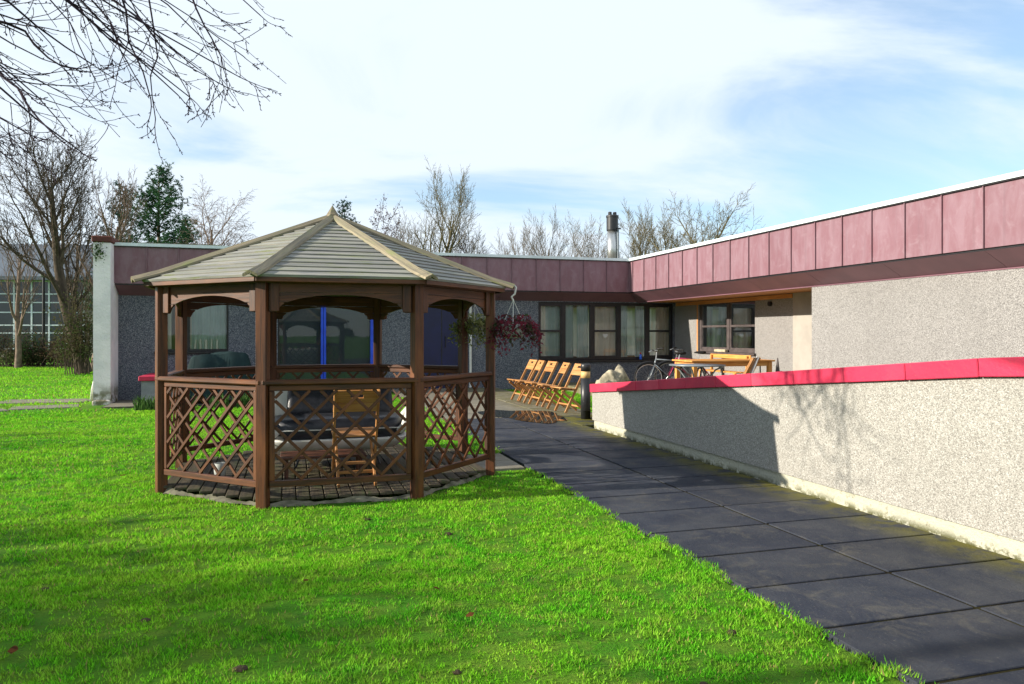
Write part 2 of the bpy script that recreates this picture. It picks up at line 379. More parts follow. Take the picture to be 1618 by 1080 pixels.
    def mesh(self, name, off=(0, 0, 0), smooth=False):
        me = bpy.data.meshes.new(name)
        o = off
        me.from_pydata([(p[0]-o[0], p[1]-o[1], p[2]-o[2]) for p in self.v] if any(off) else self.v, [], self.f)
        if smooth: me.polygons.foreach_set('use_smooth', [True]*len(me.polygons))
        me.update(); return me
    def build(self, name, mat, parent=None, off=(0, 0, 0), smooth=False):
        me = self.mesh(name, off, smooth); me.materials.append(MATS[mat]); return link(name, me, parent)
def link(name, me, parent=None, M=None):
    o = bpy.data.objects.new(name, me); COL.objects.link(o)
    if parent is not None: o.parent = parent
    if M is not None: o.matrix_basis = M
    return o
def frame_of(p0, p1, up=(0, 0, 1)):
    d = Vector(p1)-Vector(p0); L = d.length; d.normalize(); up = Vector(up)
    y = up.cross(d)
    if y.length < 1e-4: y = Vector((0, 1, 0)).cross(d)
    if y.length < 1e-4: y = Vector((1, 0, 0))
    y.normalize(); z = d.cross(y)
    return Matrix((d, y, z)).transposed(), L
BC = {}
def beam(name, p0, p1, w, h, mat, parent, up=(0, 0, 1), ch=.004):
    """one timber as its own object, grain along local X, mesh data shared between equal timbers"""
    M, L = frame_of(p0, p1, up); k = (round(L, 3), round(w, 4), round(h, 4), mat, ch)
    if k not in BC:
        me = MB().cbox((0, 0, 0), (L, w, h), ch).mesh(name); me.materials.append(MATS[mat]); BC[k] = me
    T = M.to_4x4(); T.translation = (Vector(p0)+Vector(p1))/2
    return link(name, BC[k], parent, T)
def poly_board(name, poly, ext, mat, parent, origin=None, xdir=None):
    """prism with local X along xdir"""
    o = Vector(origin if origin is not None else poly[0]); M = Matrix.Identity(3)
    if xdir is not None: M, _ = frame_of((0, 0, 0), xdir)
    Mi = M.transposed(); me = MB().prism([Mi @ (Vector(p)-o) for p in poly], Mi @ Vector(ext)).mesh(name); me.materials.append(MATS[mat])
    T = M.to_4x4(); T.translation = o; return link(name, me, parent, T)
def tag(o, label=None, cat=None, group=None, kind=None):
    if label: o['label'] = label
    if cat: o['category'] = cat
    if group: o['group'] = group
    if kind: o['kind'] = kind
    return o
def thing(name, label, cat, loc=(0, 0, 0), rz=0.0, group=None):
    o = bpy.data.objects.new(name, None); COL.objects.link(o); o.location = loc; o.rotation_euler = (0, 0, rz); o.empty_display_size = .2
    return tag(o, label, cat, group)
def copy_tree(o, parent=None):
    c = o.copy(); COL.objects.link(c)
    if parent is not None: c.parent = parent
    for ch in list(o.children): copy_tree(ch, c)
    return c
def add_bevel(o, w, seg=3):
    m = o.modifiers.new('bevel', 'BEVEL'); m.width = w; m.segments = seg; m.limit_method = 'ANGLE'
    for p in o.data.polygons: p.use_smooth = True
    return o

# ------------------------------------------------------------------ ground
rng = random.Random(3)
def axis_vals(lim, near, step):
    a = [0.0]; s = step
    while a[-1] < lim:
        if a[-1] > near: s *= 1.35
        a.append(a[-1]+s)
    return [-x for x in reversed(a[1:])]+a
us = axis_vals(900, 14, .5); vs_ = axis_vals(900, 24, .5)
mb = MB(); nu = len(us)
for v in vs_:
    for u in us:
        p = W(u, v); z = lawn_z(u, v)
        if u > 2.62: z = -.03
        mb.v.append((p.x, p.y, z))
for j in range(len(vs_)-1):
    for i in range(nu-1): mb.f.append((j*nu+i, j*nu+i+1, (j+1)*nu+i+1, (j+1)*nu+i))
lawn = mb.build('lawn', 'lawn_ground', smooth=True); tag(lawn, 'bright green mown lawn in front of the building', 'lawn', kind='structure')

# gazebo placement (needed by the grass)
GS = 1.335; GR = GS/(2*math.sin(R(22.5))); GA = GS/2/math.tan(R(22.5))
GC = Vector((-1.965, 8.17, 0)); GU, GV = to_uv(GC.x, GC.y)

# grass blades
def grass_zone(n, box, rs, hgt, wid):
    u = rs.uniform(box[0], box[1], n); v = rs.uniform(box[2], box[3], n)
    x = u*U.x+v*V.x; y = u*U.y+v*V.y
    ok = (y > 2.2) & (np.abs(x) < y*.74+1.0)
    e = 2.552+.018*np.sin(v*3.1)+.016*np.sin(v*7.7+1)+.014*np.sin(v*17)+.012*np.sin(v*31+2)
    ok &= (u < e+rs.normal(0, .012, n)) | ((u > 5.48) & (u < 9.7) & (v > 12.6) & (v < 19.3))
    lu = np.abs(u-GU); lv = np.abs(v-GV); oc = np.maximum(np.maximum(lu, lv), (lu+lv)/math.sqrt(2))
    ok &= oc > GA+.03+rs.normal(0, .03, n)
    ok &= ~((u > 1.9) & (v > GV-.55) & (v < GV+.62))
    ok &= ~((v > 18.1) & (u > -4.5)) | (u > 5.25)
    # thin or bare spots
    return u[ok], v[ok], x[ok], y[ok]
def vnoise(x, y, s):
    xi = x*s; yi = y*s; x0 = np.floor(xi).astype(int); y0 = np.floor(yi).astype(int); fx = xi-x0; fy = yi-y0
    fx = fx*fx*(3-2*fx); fy = fy*fy*(3-2*fy)
    def h(a, b):
        k = (a*374761393+b*668265263) & 0x7fffffff; k = ((k ^ (k >> 13))*1274126177) & 0x7fffffff; return ((k ^ (k >> 16)) & 0xffff)/65535.
    return (h(x0, y0)*(1-fx)+h(x0+1, y0)*fx)*(1-fy)+(h(x0, y0+1)*(1-fx)+h(x0+1, y0+1)*fx)*fy
rs = np.random.RandomState(11)
VV = []; RR = []
for n, box, hgt, wid in ((330000, (-4.5, 2.7, 1.2, 5.2), .019, .0048), (300000, (-8, 2.7, 4.4, 9.0), .022, .0066),
                         (260000, (-13, 2.7, 8.8, 17.5), .028, .011), (190000, (-32, 2.0, 16, 46), .05, .022), (40000, (5.4, 9.7, 12.6, 19.4), .05, .010)):
    u, v, x, y = grass_zone(n, box, rs, hgt, wid)
    dens = .55*vnoise(x, y, 7.)+.45*vnoise(x, y, 19.)
    keep = rs.uniform(0, 1, len(u)) < np.clip((dens-.31)*3.6, .05, 1); u = u[keep]; v = v[keep]; x = x[keep]; y = y[keep]; m = len(u)
    t_ = np.clip((v-10)/7, 0, 1); s_ = np.clip((2.2-u)/3, 0, 1); z = -.13*(t_*t_*(3-2*t_))*(s_*s_*(3-2*s_)); z = np.where(u > 5, -.03, z); z = np.where((u > 2.47) & (u < 3), .02, z)
    edge = np.exp(-np.abs(2.56-u)/.12)
    h = hgt*rs.uniform(.5, 1.25, m)*(.6+.8*vnoise(x, y, 2.3))*(1+.5*edge); th = rs.uniform(0, 2*np.pi, m); w = wid*rs.uniform(.6, 1.2, m)
    lean = h*rs.uniform(.25, 1.1, m); la = th+rs.uniform(-1.2, 1.2, m)+np.pi/2
    P = np.zeros((m, 3, 3))
    P[:, 0] = np.stack([x-w*np.cos(th), y-w*np.sin(th), z-.004], 1); P[:, 1] = np.stack([x+w*np.cos(th), y+w*np.sin(th), z-.004], 1)
    P[:, 2] = np.stack([x+lean*np.cos(la), y+lean*np.sin(la), z+h], 1)
    VV.append(P.reshape(-1, 3)); RR.append(np.repeat(rs.uniform(0, 1, m), 3))
VV = np.concatenate(VV); RR = np.concatenate(RR); nv = len(VV)
me = bpy.data.meshes.new('grass'); me.vertices.add(nv); me.vertices.foreach_set('co', VV.ravel().astype(np.float32))
me.loops.add(nv); me.loops.foreach_set('vertex_index', np.arange(nv, dtype=np.int32))
me.polygons.add(nv//3); me.polygons.foreach_set('loop_start', np.arange(0, nv, 3, dtype=np.int32)); me.polygons.foreach_set('loop_total', np.full(nv//3, 3, dtype=np.int32))
a = me.attributes.new('rnd', 'FLOAT', 'POINT'); a.data.foreach_set('value', RR.astype(np.float32))
me.update(); me.validate(); me.materials.append(MATS['grass_blade'])
tag(link('grass', me), 'short bright green grass blades covering the lawn', 'grass', kind='stuff')

# fallen leaves and worm casts
mb = MB(); mc = MB()
for i in range(36):
    y = 3 + 9*rng.random()**1.6; x = rng.uniform(-.72, .5)*y; u, v = to_uv(x, y)
    if u > 2.6 or max(abs(u-GU), abs(v-GV), (abs(u-GU)+abs(v-GV))/1.414) < GA+.1: continue
    if i % 3 == 0:
        s = rng.uniform(.02, .04); a = rng.random()*6.28; z = .028+rng.random()*.012
        d = Vector((math.cos(a), math.sin(a), rng.uniform(-.2, .2)))*s; e = Vector((-math.sin(a), math.cos(a), rng.uniform(-.3, .3)))*s*.6; p = Vector((x, y, z))
        mb.quad(p-d, p-d*.2+e, p+d*.6+e*.6, p+d, p+d*.5-e*.7, p-d*.3-e)
    else:
        s = rng.uniform(.015, .05)
        pr = [(s*1.0, .004), (s*.8, .008), (s*.5, .013), (0.001, .015)]
        mc.lathe([(r*rng.uniform(.8, 1.1), z_) for r, z_ in pr], (x, y, .0), 6)
tag(mb.build('fallen_leaves', 'dead_leaf'), 'small brown dead leaves scattered over the lawn', 'leaves', kind='stuff')
tag(mc.build('worm_casts', 'soil'), 'small dark lumps of soil scattered over the lawn', 'soil', kind='stuff')

# soil bed under the path, slabs
PATH_L, PATH_M, PATH_R = 2.52, 3.541, 4.575
path = thing('path', None, None, W(PATH_M, 3, 0), YAW); tag(path, 'dark wet slab path running beside the low ramp wall', 'path', kind='structure')
mb = MB(); mb.quad((-1.005, -9, .022), (1.03, -9, .022), (1.03, 8.22, .022), (-1.005, 8.22, .022)); mb.build('path_bed', 'joint_soil', path)
def slab(u0, u1, v0, v1, mat, parent, o, z=.03, g=.012):
    tilt = Matrix.Rotation(rng.uniform(-.0016, .0016), 3, 'X') @ Matrix.Rotation(rng.uniform(-.0016, .0016), 3, 'Y')
    me = MB().cbox((0, 0, 0), (u1-u0-2*g, v1-v0-2*g, .05), .004, tilt).mesh('paving_slab'); me.materials.append(MATS[mat])
    s = link('paving_slab', me, parent); s.location = ((u0+u1)/2-o[0], (v0+v1)/2-o[1], z-.025+rng.uniform(-.0015, .0015)); return s
v = 11.2; k = 0
while v > -5:
    slab(PATH_L, PATH_M, v-.62, v, 'slab_dark', path, (PATH_M, 3)); slab(PATH_M+.006, PATH_R-.01, v-.62+.012, v+.012, 'slab_dark', path, (PATH_M, 3)); v -= .62
pat = thing('patio', None, None, W(3.8, 15, 0), YAW); tag(pat, 'pale weathered slab patio between gazebo and back windows', 'patio', kind='structure')
mb = MB(); mb.quad((-1.29, -3.76, .022), (1.67, -3.76, .022), (1.67, 4.9, .022), (-1.29, 4.9, .022)); mb.build('patio_bed', 'joint_soil', pat)
v = 11.23; r = 0
while v < 19.6:
    for i, (a, b) in enumerate(((2.52, 3.54), (3.54, 4.5), (4.5, 5.46))): slab(a, b, v, v+.74, 'slab_light' if v > 12.2 else 'slab_dark', pat, (3.8, 15))
    v += .74
for i in range(2): slab(2.02, 2.50, GV-.5+.52*i, GV+.02+.52*i, 'slab_light', pat, (3.8, 15), z=.026)
strip = thing('terrace_strip', None, None, W(-.6, 19, -.1), YAW); tag(strip, 'narrow grey slab strip along the shaded back wall', 'pavement', kind='structure')
mb = MB(); mb.quad((-3.38, -.83, .006), (3.05, -.83, .006), (3.05, .98, .006), (-3.38, .98, .006)); mb.build('strip_bed', 'joint_soil', strip)
for i in range(8):
    for j in range(2): slab(-3.97+i*.8, -3.97+(i+1)*.8, 18.18+j*.9, 18.18+(j+1)*.9, 'slab_light', strip, (-.6, 19), z=.012)
# patch of slabs on the lawn by the white pillar
for k, (u, v, a, w_, h_, lab) in enumerate(((-5.25, 18.9, .2, 1.3, .8, 'worn stone slab sunk in the lawn nearest the white pillar'), (-5.7, 20.6, -.1, 2.0, 1.0, 'pale wide stone slab sunk in the lawn left of the pillar'),
                                       (-6.3, 18.2, .5, 1.0, .6, 'small mossy stone slab in the grass left of the pillar'))):
    me = MB().cbox((0, 0, 0), (w_, h_, .07), .012).mesh('stone_slab'); me.materials.append(MATS['slab_light'])
    o = link('stone_slab', me); o.location = W(u, v, lawn_z(u, v)-.012); o.rotation_euler = (0, 0, YAW+a); tag(o, lab, 'slab', 'stone slabs in the lawn')
# terrace behind the ramp wall
mb = MB(); mb.box((4.85, 12.9, -.2), (10.99, 19.99, .0)); 
terr = thing('terrace', None, None, W(8, 15, 0), YAW); tag(terr, 'paved terrace behind the ramp wall under the wing windows', 'terrace', kind='structure')
mb = MB(); mb.box((-.9, -2.6, -.1), (2.99, 4.98, .13)); mb.build('terrace_floor', 'slab_light', terr)
mb = MB(); mb.add([(-3.15, -11, 1.2), (1.73, -11, 1.2), (1.73, -2.61, .128), (-3.15, -2.61, .128)], [(0, 1, 2, 3)]); mb.build('ramp_surface', 'slab_light', terr)
# puddle
mb = MB(); pts = []
for i in range(28):
    th = 2*math.pi*i/28; r = 1+.16*math.sin(3*th+1)+.1*math.sin(5*th)+.06*math.sin(9*th); pts.append((.62*r*math.cos(th), 1.12*r*math.sin(th), 0))
mb.quad(*pts); pu = mb.build('puddle', 'puddle_water'); pu.location = W(4.05, 12.9, .038); pu.rotation_euler = (0, 0, YAW+.25); tag(pu, 'shallow rain puddle on the patio slabs mirroring the chairs', 'puddle', kind='structure')

# ------------------------------------------------------------------ building
BU, BV = 9.74, 20.0
bld = thing('single_storey_building', 'long flat roofed roughcast building with maroon metal fascia and dark windows', 'building', W(BU, BV, 0), YAW)
BO = (BU, BV, 0)
FZ0, FZ1, RT = 2.708, 3.597, 3.67; FU, FV = 9.318, 19.58; SZ = 2.445
def wall_grid(mb, axis, plane, thick, a0, a1, z0, z1, ops):
    """wall with openings; axis 'u': runs along u at v=plane (front faces -v, body towards +v); axis 'v': runs along v at u=plane (front faces -u)"""
    A = sorted(set([a0, a1]+[x for o in ops for x in o[:2]])); Z = sorted(set([z0, z1]+[x for o in ops for x in o[2:]]))
    P = (lambda a, d, z: (a, plane+d, z)) if axis == 'u' else (lambda a, d, z: (plane+d, a, z))
    def solid(i, j):
        if i < 0 or j < 0 or i >= len(A)-1 or j >= len(Z)-1: return False
        a = (A[i]+A[i+1])/2; z = (Z[j]+Z[j+1])/2
        return not any(o[0] < a < o[1] and o[2] < z < o[3] for o in ops)
    for i in range(len(A)-1):
        for j in range(len(Z)-1):
            if not solid(i, j): continue
            a, b, c, d = A[i], A[i+1], Z[j], Z[j+1]
            mb.quad(P(a,0,c), P(b,0,c), P(b,0,d), P(a,0,d)); mb.quad(P(a,thick,c), P(a,thick,d), P(b,thick,d), P(b,thick,c))
            if not solid(i-1, j): mb.quad(P(a,0,c), P(a,0,d), P(a,thick,d), P(a,thick,c))
            if not solid(i+1, j): mb.quad(P(b,0,c), P(b,thick,c), P(b,thick,d), P(b,0,d))
            if not solid(i, j-1): mb.quad(P(a,0,c), P(a,thick,c), P(b,thick,c), P(b,0,c))
            if not solid(i, j+1): mb.quad(P(a,0,d), P(b,0,d), P(b,thick,d), P(a,thick,d))
WIN_L = (-3.15, -1.5, 1.08, 2.40); ENT = (-.32, 2.1, .0, 2.40); DOOR = (3.3, 4.62, .0, 2.40); WIN_B = (6.70, 10.96, .76, 2.42)
mb = MB(); wall_grid(mb, 'u', 20.0, .28, -4.0, 11.3, -.4, SZ+.02, [WIN_L, ENT, DOOR, WIN_B]); bw = mb.build('wall', 'roughcast_shaded', bld, BO)
WIN_W = (15.99, 18.68, 1.03, 2.42)
mb = MB(); wall_grid(mb, 'v', 11.0, .28, 12.2, 19.999, -.2, SZ+.02, [WIN_W]); mb.build('wall', 'roughcast', bld, BO)
mb = MB(); mb.box((9.74, -6, -.2), (9.99, 12.3, SZ+.02)); mb.build('wall', 'roughcast', bld, BO)
mb = MB(); mb.box((9.992, 12.03, -.2), (10.999, 12.298, SZ+.02)); mb.build('wall', 'smooth_render', bld, BO)
mb = MB(); mb.box((10.985, 13.0, .1), (10.9985, 14.52, SZ)); mb.build('render_panel', 'smooth_render', bld, BO)
mb = MB(); mb.box((-4.36, 19.2, -.3), (-4.0, 25.7, 3.62)); pl = mb.build('gable_wall', 'harl_white', bld, BO); tag(pl, 'white harled end wall with mossy foot')
mb = MB(); mb.cbox((-4.18, 19.6, 3.70), (.42, .88, .15), .02); mb.build('brick_cap', 'cap_brick', bld, BO)
# base strip of the white wall
mb = MB(); mb.cbox((-4.18, 19.5, -.12), (.40, .70, .22), .03); mb.build('wall_foot', 'harl_white', bld, BO)
# roof deck and rooms' rear walls
mb = MB()
mb.box((-4.0, FV+.02, 3.50), (22, 25.9, 3.62)); mb.box((FU+.02, -6, 3.50), (22, FV+.019, 3.62)); mb.build('roof', 'roof_felt', bld, BO)
mb = MB(); wall_grid(mb, 'u', 25.5, .2, -3.99, 21.99, -.2, 3.49, [(5.9, 13.6, .6, 2.42), (-3.2, -.6, .9, 2.42)]); mb.box((21.7, -6, -.2), (21.99, 25.49, 3.49)); wall_grid(mb, 'v', 14.0, .2, 12, 20.2, -.1, 3.4, [(15.5, 19.2, .8, 2.42)]); mb.build('rear_wall', 'room_wall', bld, BO)  # rear openings are added to let sky light into the rooms
mb = MB(); mb.box((-3.98, 20.29, .0), (21, 25.4, .05)); mb.box((11.3, 12.3, .0), (13.8, 20.2, .052)); mb.build('room_floor', 'room_floor', bld, BO)
mb = MB(); mb.box((-3.98, 20.0, SZ+.03), (21, 25.45, SZ+.1)); mb.box((11.01, -5.9, SZ+.03), (21, 19.99, SZ+.1)); mb.build('room_ceiling', 'room_wall', bld, BO)
mb = MB(); mb.box((2.3, 20.29, .0), (2.45, 25.4, SZ)); mb.box((5.5, 20.29, 0), (5.65, 25.4, SZ)); mb.build('room_partition', 'room_wall', bld, BO)
# fascia panels
def fascia_mesh(L):
    mb = MB(); h = FZ1-FZ0
    nx, nz = 4, 5; fr = random.Random(int(L*1000))
    g = {}
    for i in range(nx+1):
        for j in range(nz+1):
            d = -.004*math.sin(math.pi*i/nx)*math.sin(math.pi*j/nz)*fr.uniform(.2, 1.6)
            g[i, j] = len(mb.v); mb.v.append((.006+(L-.012)*i/nx, d, h*j/nz))
    for i in range(nx):
        for j in range(nz): mb.f.append((g[i, j], g[i+1, j], g[i+1, j+1], g[i, j+1]))
    mb.box((0, .012, 0), (L, .03, h))
    mb.cbox((.004, -.012, h/2), (.016, .036, h-.004), .003)      # standing seam
    me = mb.mesh('fascia_panel'); me.materials.append(MATS['fascia_metal'])
    return me
fp = [fascia_mesh(.70+.0002*i) for i in range(3)]
def put(name, me, u, v, z, rz):
    o = link(name, me, bld); o.location = (u-BU, v-BV, z); o.rotation_euler = (0, 0, rz); return o
u = -4.0; i = 0
while u < FU-.1:
    if FU-u >= .695: put('fascia_panel', fp[i % 3], u, FV, FZ0, 0)
    else: put('fascia_panel', fascia_mesh(FU-u-.004), u, FV, FZ0, 0)
    u += .70; i += 1
v = 8.157+.70*16; lead = FV-v
put('fascia_panel', fascia_mesh(lead-.02), FU, FV-.012, FZ0, -math.pi/2)
while v > -5.5:
    put('fascia_panel', fp[i % 3], FU, v, FZ0, -math.pi/2); v -= .70; i += 1
mb = MB(); mb.box((-4.02, FV-.05, FZ1), (FU-.05, FV+.10, RT)); mb.box((FU-.05, -6, FZ1), (FU+.10, FV+.10, RT)); mb.build('roof_edge_trim', 'white_trim', bld, BO)
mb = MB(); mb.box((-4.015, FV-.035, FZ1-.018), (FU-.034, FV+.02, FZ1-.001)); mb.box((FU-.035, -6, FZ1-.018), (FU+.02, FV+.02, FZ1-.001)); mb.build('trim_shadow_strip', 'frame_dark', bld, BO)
# soffit: sloped sheets in lengths, with a dark recess under the fascia
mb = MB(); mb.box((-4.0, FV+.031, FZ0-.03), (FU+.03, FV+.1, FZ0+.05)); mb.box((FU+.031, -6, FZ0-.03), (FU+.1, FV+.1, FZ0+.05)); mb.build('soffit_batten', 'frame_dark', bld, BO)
def soffit_sheet(poly):
    me = MB().prism([Vector(p)-Vector(BO) for p in poly], (0, 0, .012)).mesh('soffit_panel'); me.materials.append(MATS['soffit_metal']); return link('soffit_panel', me, bld)
u = -4.0
while u < 9.7:
    e = min(u+1.9, 99); a, b = u+.003, e-.003
    ea = FU+.03; eb = BU
    if e > ea-.3: soffit_sheet([(a, FV+.035, FZ0-.03), (ea, FV+.035, FZ0-.03), (eb, 19.998, SZ), (a, 19.998, SZ)]); break
    soffit_sheet([(a, FV+.035, FZ0-.03), (b, FV+.035, FZ0-.03), (b+.03, 19.998, SZ), (a+.03, 19.998, SZ)]); u = e
v = FV; first = True
while v > -5.8:
    e = v-1.9; t0 = v-.003
    if first: soffit_sheet([(FU+.035, FV+.03, FZ0-.031), (FU+.035, e+.003, FZ0-.031), (BU, e-.02, SZ-.001), (BU, 19.99, SZ-.001)]); first = False
    else: soffit_sheet([(FU+.035, t0, FZ0-.031), (FU+.035, e+.003, FZ0-.031), (BU, e-.03, SZ-.001), (BU, t0-.035, SZ-.001)])
    v = e
mb = MB(); mb.box((BU-.012, -6, SZ-.022), (BU+.012, FV+.3, SZ-.002)); mb.build('drip_edge', 'soffit_metal', bld, BO)
# recess ceiling of timber boards
for i in range(8):
    beam('ceiling_board', (9.80+.15*i+.075-BU, 12.31-BV, SZ+.012), (9.80+.15*i+.075-BU, 19.97-BV, SZ+.012), .142, .02, 'soffit_wood', bld)
beam('cornice_board', (10.985-BU, 14.53-BV, SZ-.06), (10.985-BU, 19.9-BV, SZ-.06), .02, .10, 'soffit_wood', bld)
# windows
def window(axis, plane, a0, a1, z0, z1, lights, mat, depth=.07, glassm='pane_glass', sill=True, fw=.055, name='window', sillmat=None):
    """lights: list of (a, b, [transom heights])"""
    P = (lambda a, d, z: (a-BU, plane+d-BV, z)) if axis == 'u' else (lambda a, d, z: (plane+d-BU, a-BV, z))
    mb = MB()
    def bx(a, b, d0, d1, c, e):
        p, q = P(a, d0, c), P(b, d1, e); lo = [min(x, y) for x, y in zip(p, q)]; hi = [max(x, y) for x, y in zip(p, q)]
        mb.cbox([(x+y)/2 for x, y in zip(lo, hi)], [y-x for x, y in zip(lo, hi)], .005)
    D0, D1 = depth, depth+.07
    e = .002
    bx(a0+e, a1-e, D0, D1, z1-fw, z1-e); bx(a0+e, a1-e, D0, D1, z0+e, z0+fw)
    edges = sorted(set([l[0] for l in lights]+[l[1] for l in lights]))
    for x in edges:
        lo = max(a0+e, x-fw*.8) if x > a0+.01 else a0+e; hi = min(a1-e, x+fw*.8) if x < a1-.01 else a1-e
        if x <= a0+.01: hi = a0+fw
        if x >= a1-.01: lo = a1-fw
        bx(lo, hi, D0-.004, D1+.004, z0+fw*.98, z1-fw*.98)
    for a, b, trs in lights:
        for tz in trs: bx(a+fw*.7, b-fw*.7, D0+.012, D1-.006, tz-.028, tz+.028)
        if trs:   # sash stiles
            bx(a+fw*.75, a+fw*1.35, D0+.014, D1-.008, z0+fw*.9, z1-fw*.9); bx(b-fw*1.35, b-fw*.75, D0+.014, D1-.008, z0+fw*.9, z1-fw*.9)
            bx(a+fw, b-fw, D0+.016, D1-.01, z1-fw*1.5, z1-fw*.9); bx(a+fw, b-fw, D0+.016, D1-.01, z0+fw*.9, z0+fw*1.6)
    w = mb.build(name, mat, bld)
    for a, b, trs in lights:
        zs = [z0+fw*.5]+list(trs)+[z1-fw*.5]
        for q in range(len(zs)-1):
            m2 = MB(); dd = D0+.034
            m2.quad(P(a+.03, dd, zs[q]+.012), P(b-.03, dd, zs[q]+.012), P(b-.03, dd, zs[q+1]-.012), P(a+.03, dd, zs[q+1]-.012)); m2.build('pane', glassm, w)
    if sill:
        m2 = MB(); p, q = P(a0-.05, -.07, z0-.055), P(a1+(.05 if a1 < 10.9 else 0), depth+.02, z0+.0); lo = [min(x, y) for x, y in zip(p, q)]; hi = [max(x, y) for x, y in zip(p, q)]
        m2.cbox([(x+y)/2 for x, y in zip(lo, hi)], [y-x for x, y in zip(lo, hi)], .006); m2.build('sill', sillmat or mat, w)
    return w
EB = [6.70, 7.487, 8.354, 9.218, 10.113, 10.96]
wbig = window('u', 20.0, *WIN_B, [(EB[i], EB[i+1], [1.60] if i % 2 == 0 else []) for i in range(5)], 'frame_dark', fw=.075)
tag(wbig, 'wide black framed window of five lights beside the inner corner')
wl = window('u', 20.0, *WIN_L, [(-3.15, -2.45, []), (-2.45, -1.5, [])], 'frame_dark'); tag(wl, 'two light black framed window in the shade by the white pillar')
ww = window('v', 11.0, *WIN_W, [(15.99, 17.25, [1.72]), (17.25, 18.68, [1.72])], 'frame_brown', sillmat='frame_brown', fw=.075, depth=.05); tag(ww, 'dark brown double sash window in the sunlit wing wall')
beam('jamb_board', (11.02-BU, 18.72-BV, 1.0), (11.02-BU, 18.72-BV, 2.42), .05, .06, 'soffit_wood', bld)
we = window('u', 20.0, *ENT, [(-.32, .813, []), (.813, 2.1, [])], 'frame_dark', glassm='pane_dark', sill=False, fw=.04); tag(we, 'tall glazed screen with bright blue posts behind the gazebo')
mb = MB()
mb.cbox((.813-BU-.035, 20.03-BV, 1.2), (.06, .10, 2.36), .005); mb.cbox((.813-BU+.035, 20.03-BV, 1.2), (.06, .10, 2.36), .005); mb.build('blue_post', 'blue_paint', we)
mb = MB(); mb.cbox((2.055-BU, 20.03-BV, 1.2), (.075, .10, 2.36), .005); mb.build('blue_post', 'blue_paint', we)
# blue door
mb = MB(); mb.box((3.32-BU, .10, .01), (4.60-BU, .16, 2.39)); d = mb.build('door', 'navy_door', bld); tag(d, 'dark blue door in shadow behind the gazebo')
mb = MB(); mb.cbox((3.95-BU, .095, 1.15), (.02, .02, 2.2), .003); mb.build('door_gap', 'black_metal', d)
mb = MB().tube([(4.05-BU, .08, 1.15), (4.05-BU, .04, 1.15), (4.05-BU, .04, 1.45), (4.05-BU, .08, 1.45)], .012, 6); mb.build('handle', 'black_metal', d)
for x, wdt in ((3.22, .07), (4.72, .07)):
    mb = MB().tube([(x-BU, -.06, .05), (x-BU, -.06, SZ-.03)], wdt/2, 10); mb.build('downpipe', 'grey_metal' if x < 4 else 'white_plastic', bld)
# wall vent
mb = MB().tube([(10.94-BU, 15.35-BV, 2.23), (11.0-BU, 15.35-BV, 2.23)], .06, 12); mb.build('vent', 'black_metal', bld)
# raised roof block seen behind the left end
mb = MB(); mb.box((-4.2-BU, 3.5, 3.63), (-2.0-BU, 6.5, 4.13)); mb.add([(-2.0-BU, 3.5, 4.13), (-2.0-BU, 3.5, 3.63), (.2-BU, 3.5, 3.63), (-2.0-BU, 6.5, 4.13), (-2.0-BU, 6.5, 3.63), (.2-BU, 6.5, 3.63)], [(0,1,2), (3,5,4), (0,2,5,3)]); mb.build('rear_roof_block', 'mossy_felt', bld)
# flue
fl = thing('chimney_flue', 'steel chimney flue with black cap on the flat roof', 'chimney', W(10.0, 22.3, 3.62), YAW)
MB().lathe([(.165, 0), (.165, 1.25)], n=24).build('flue_pipe', 'steel', fl, smooth=True)
MB().lathe([(.172, .62), (.172, .66)], n=24).build('band', 'steel', fl)
MB().lathe([(.185, 1.24), (.19, 1.27), (.19, 1.66), (.205, 1.67), (.205, 1.73), (.17, 1.745)], n=24).build('cap', 'black_metal', fl)
for dx in (-.085, .085): MB().lathe([(.06, 1.74), (.06, 1.83), (.05, 1.85)], (dx, 0, 0), 12).build('cowl', 'black_metal', fl)
MB().tube([(.13, -.16, 0), (.13, -.16, 1.28)], .035, 8).build('side_pipe', 'grey_metal', fl)
MB().cbox((.15, -.16, 1.3), (.14, .06, .04), .004).build('bracket', 'black_metal', fl)

# curtains, window decal, small things on sills
def curtain(label, axis, plane, a0, a1, z0, z1, mat, amp=.022, wl=.13, taper=0.0):
    mb = MB(); n = max(10, int((a1-a0)/wl*8)); rr = random.Random(int(a0*100)); ph = rr.random()*6
    for j in range(6):
        z = z0+(z1-z0)*j/5
        for i in range(n+1):
            t = i/n; a = a0+(a1-a0)*(t*(1-taper*(1-j/5)))
            d = amp*math.sin(2*math.pi*(a-a0)/wl+ph+.5*math.sin(t*9))+amp*.5*math.sin(2*math.pi*(a-a0)/(wl*2.7)+ph)
            p = W(a, plane+d, z) if axis == 'u' else W(plane+d, a, z); mb.v.append(tuple(p))
    for j in range(5):
        for i in range(n): mb.f.append((j*(n+1)+i, j*(n+1)+i+1, (j+1)*(n+1)+i+1, (j+1)*(n+1)+i))
    c0 = W((a0+a1)/2, plane) if axis == 'u' else W(plane, (a0+a1)/2)
    o = mb.build('curtain', mat, None, (c0.x, c0.y, z0), smooth=True); o.location = (c0.x, c0.y, z0)
    return tag(o, label, 'curtain', 'curtains hanging inside the windows')
curtain('cream curtain at the far left of the five light window', 'u', 20.20, 6.72, 6.98, .8, 2.4, 'curtain_cream')
curtain('pale teal curtain behind the left light of the five light window', 'u', 20.23, 7.0, 7.85, .8, 2.4, 'curtain_teal', wl=.17)
curtain('narrow teal curtain at the second light of the five light window', 'u', 20.21, 7.95, 8.3, .8, 2.4, 'curtain_teal')
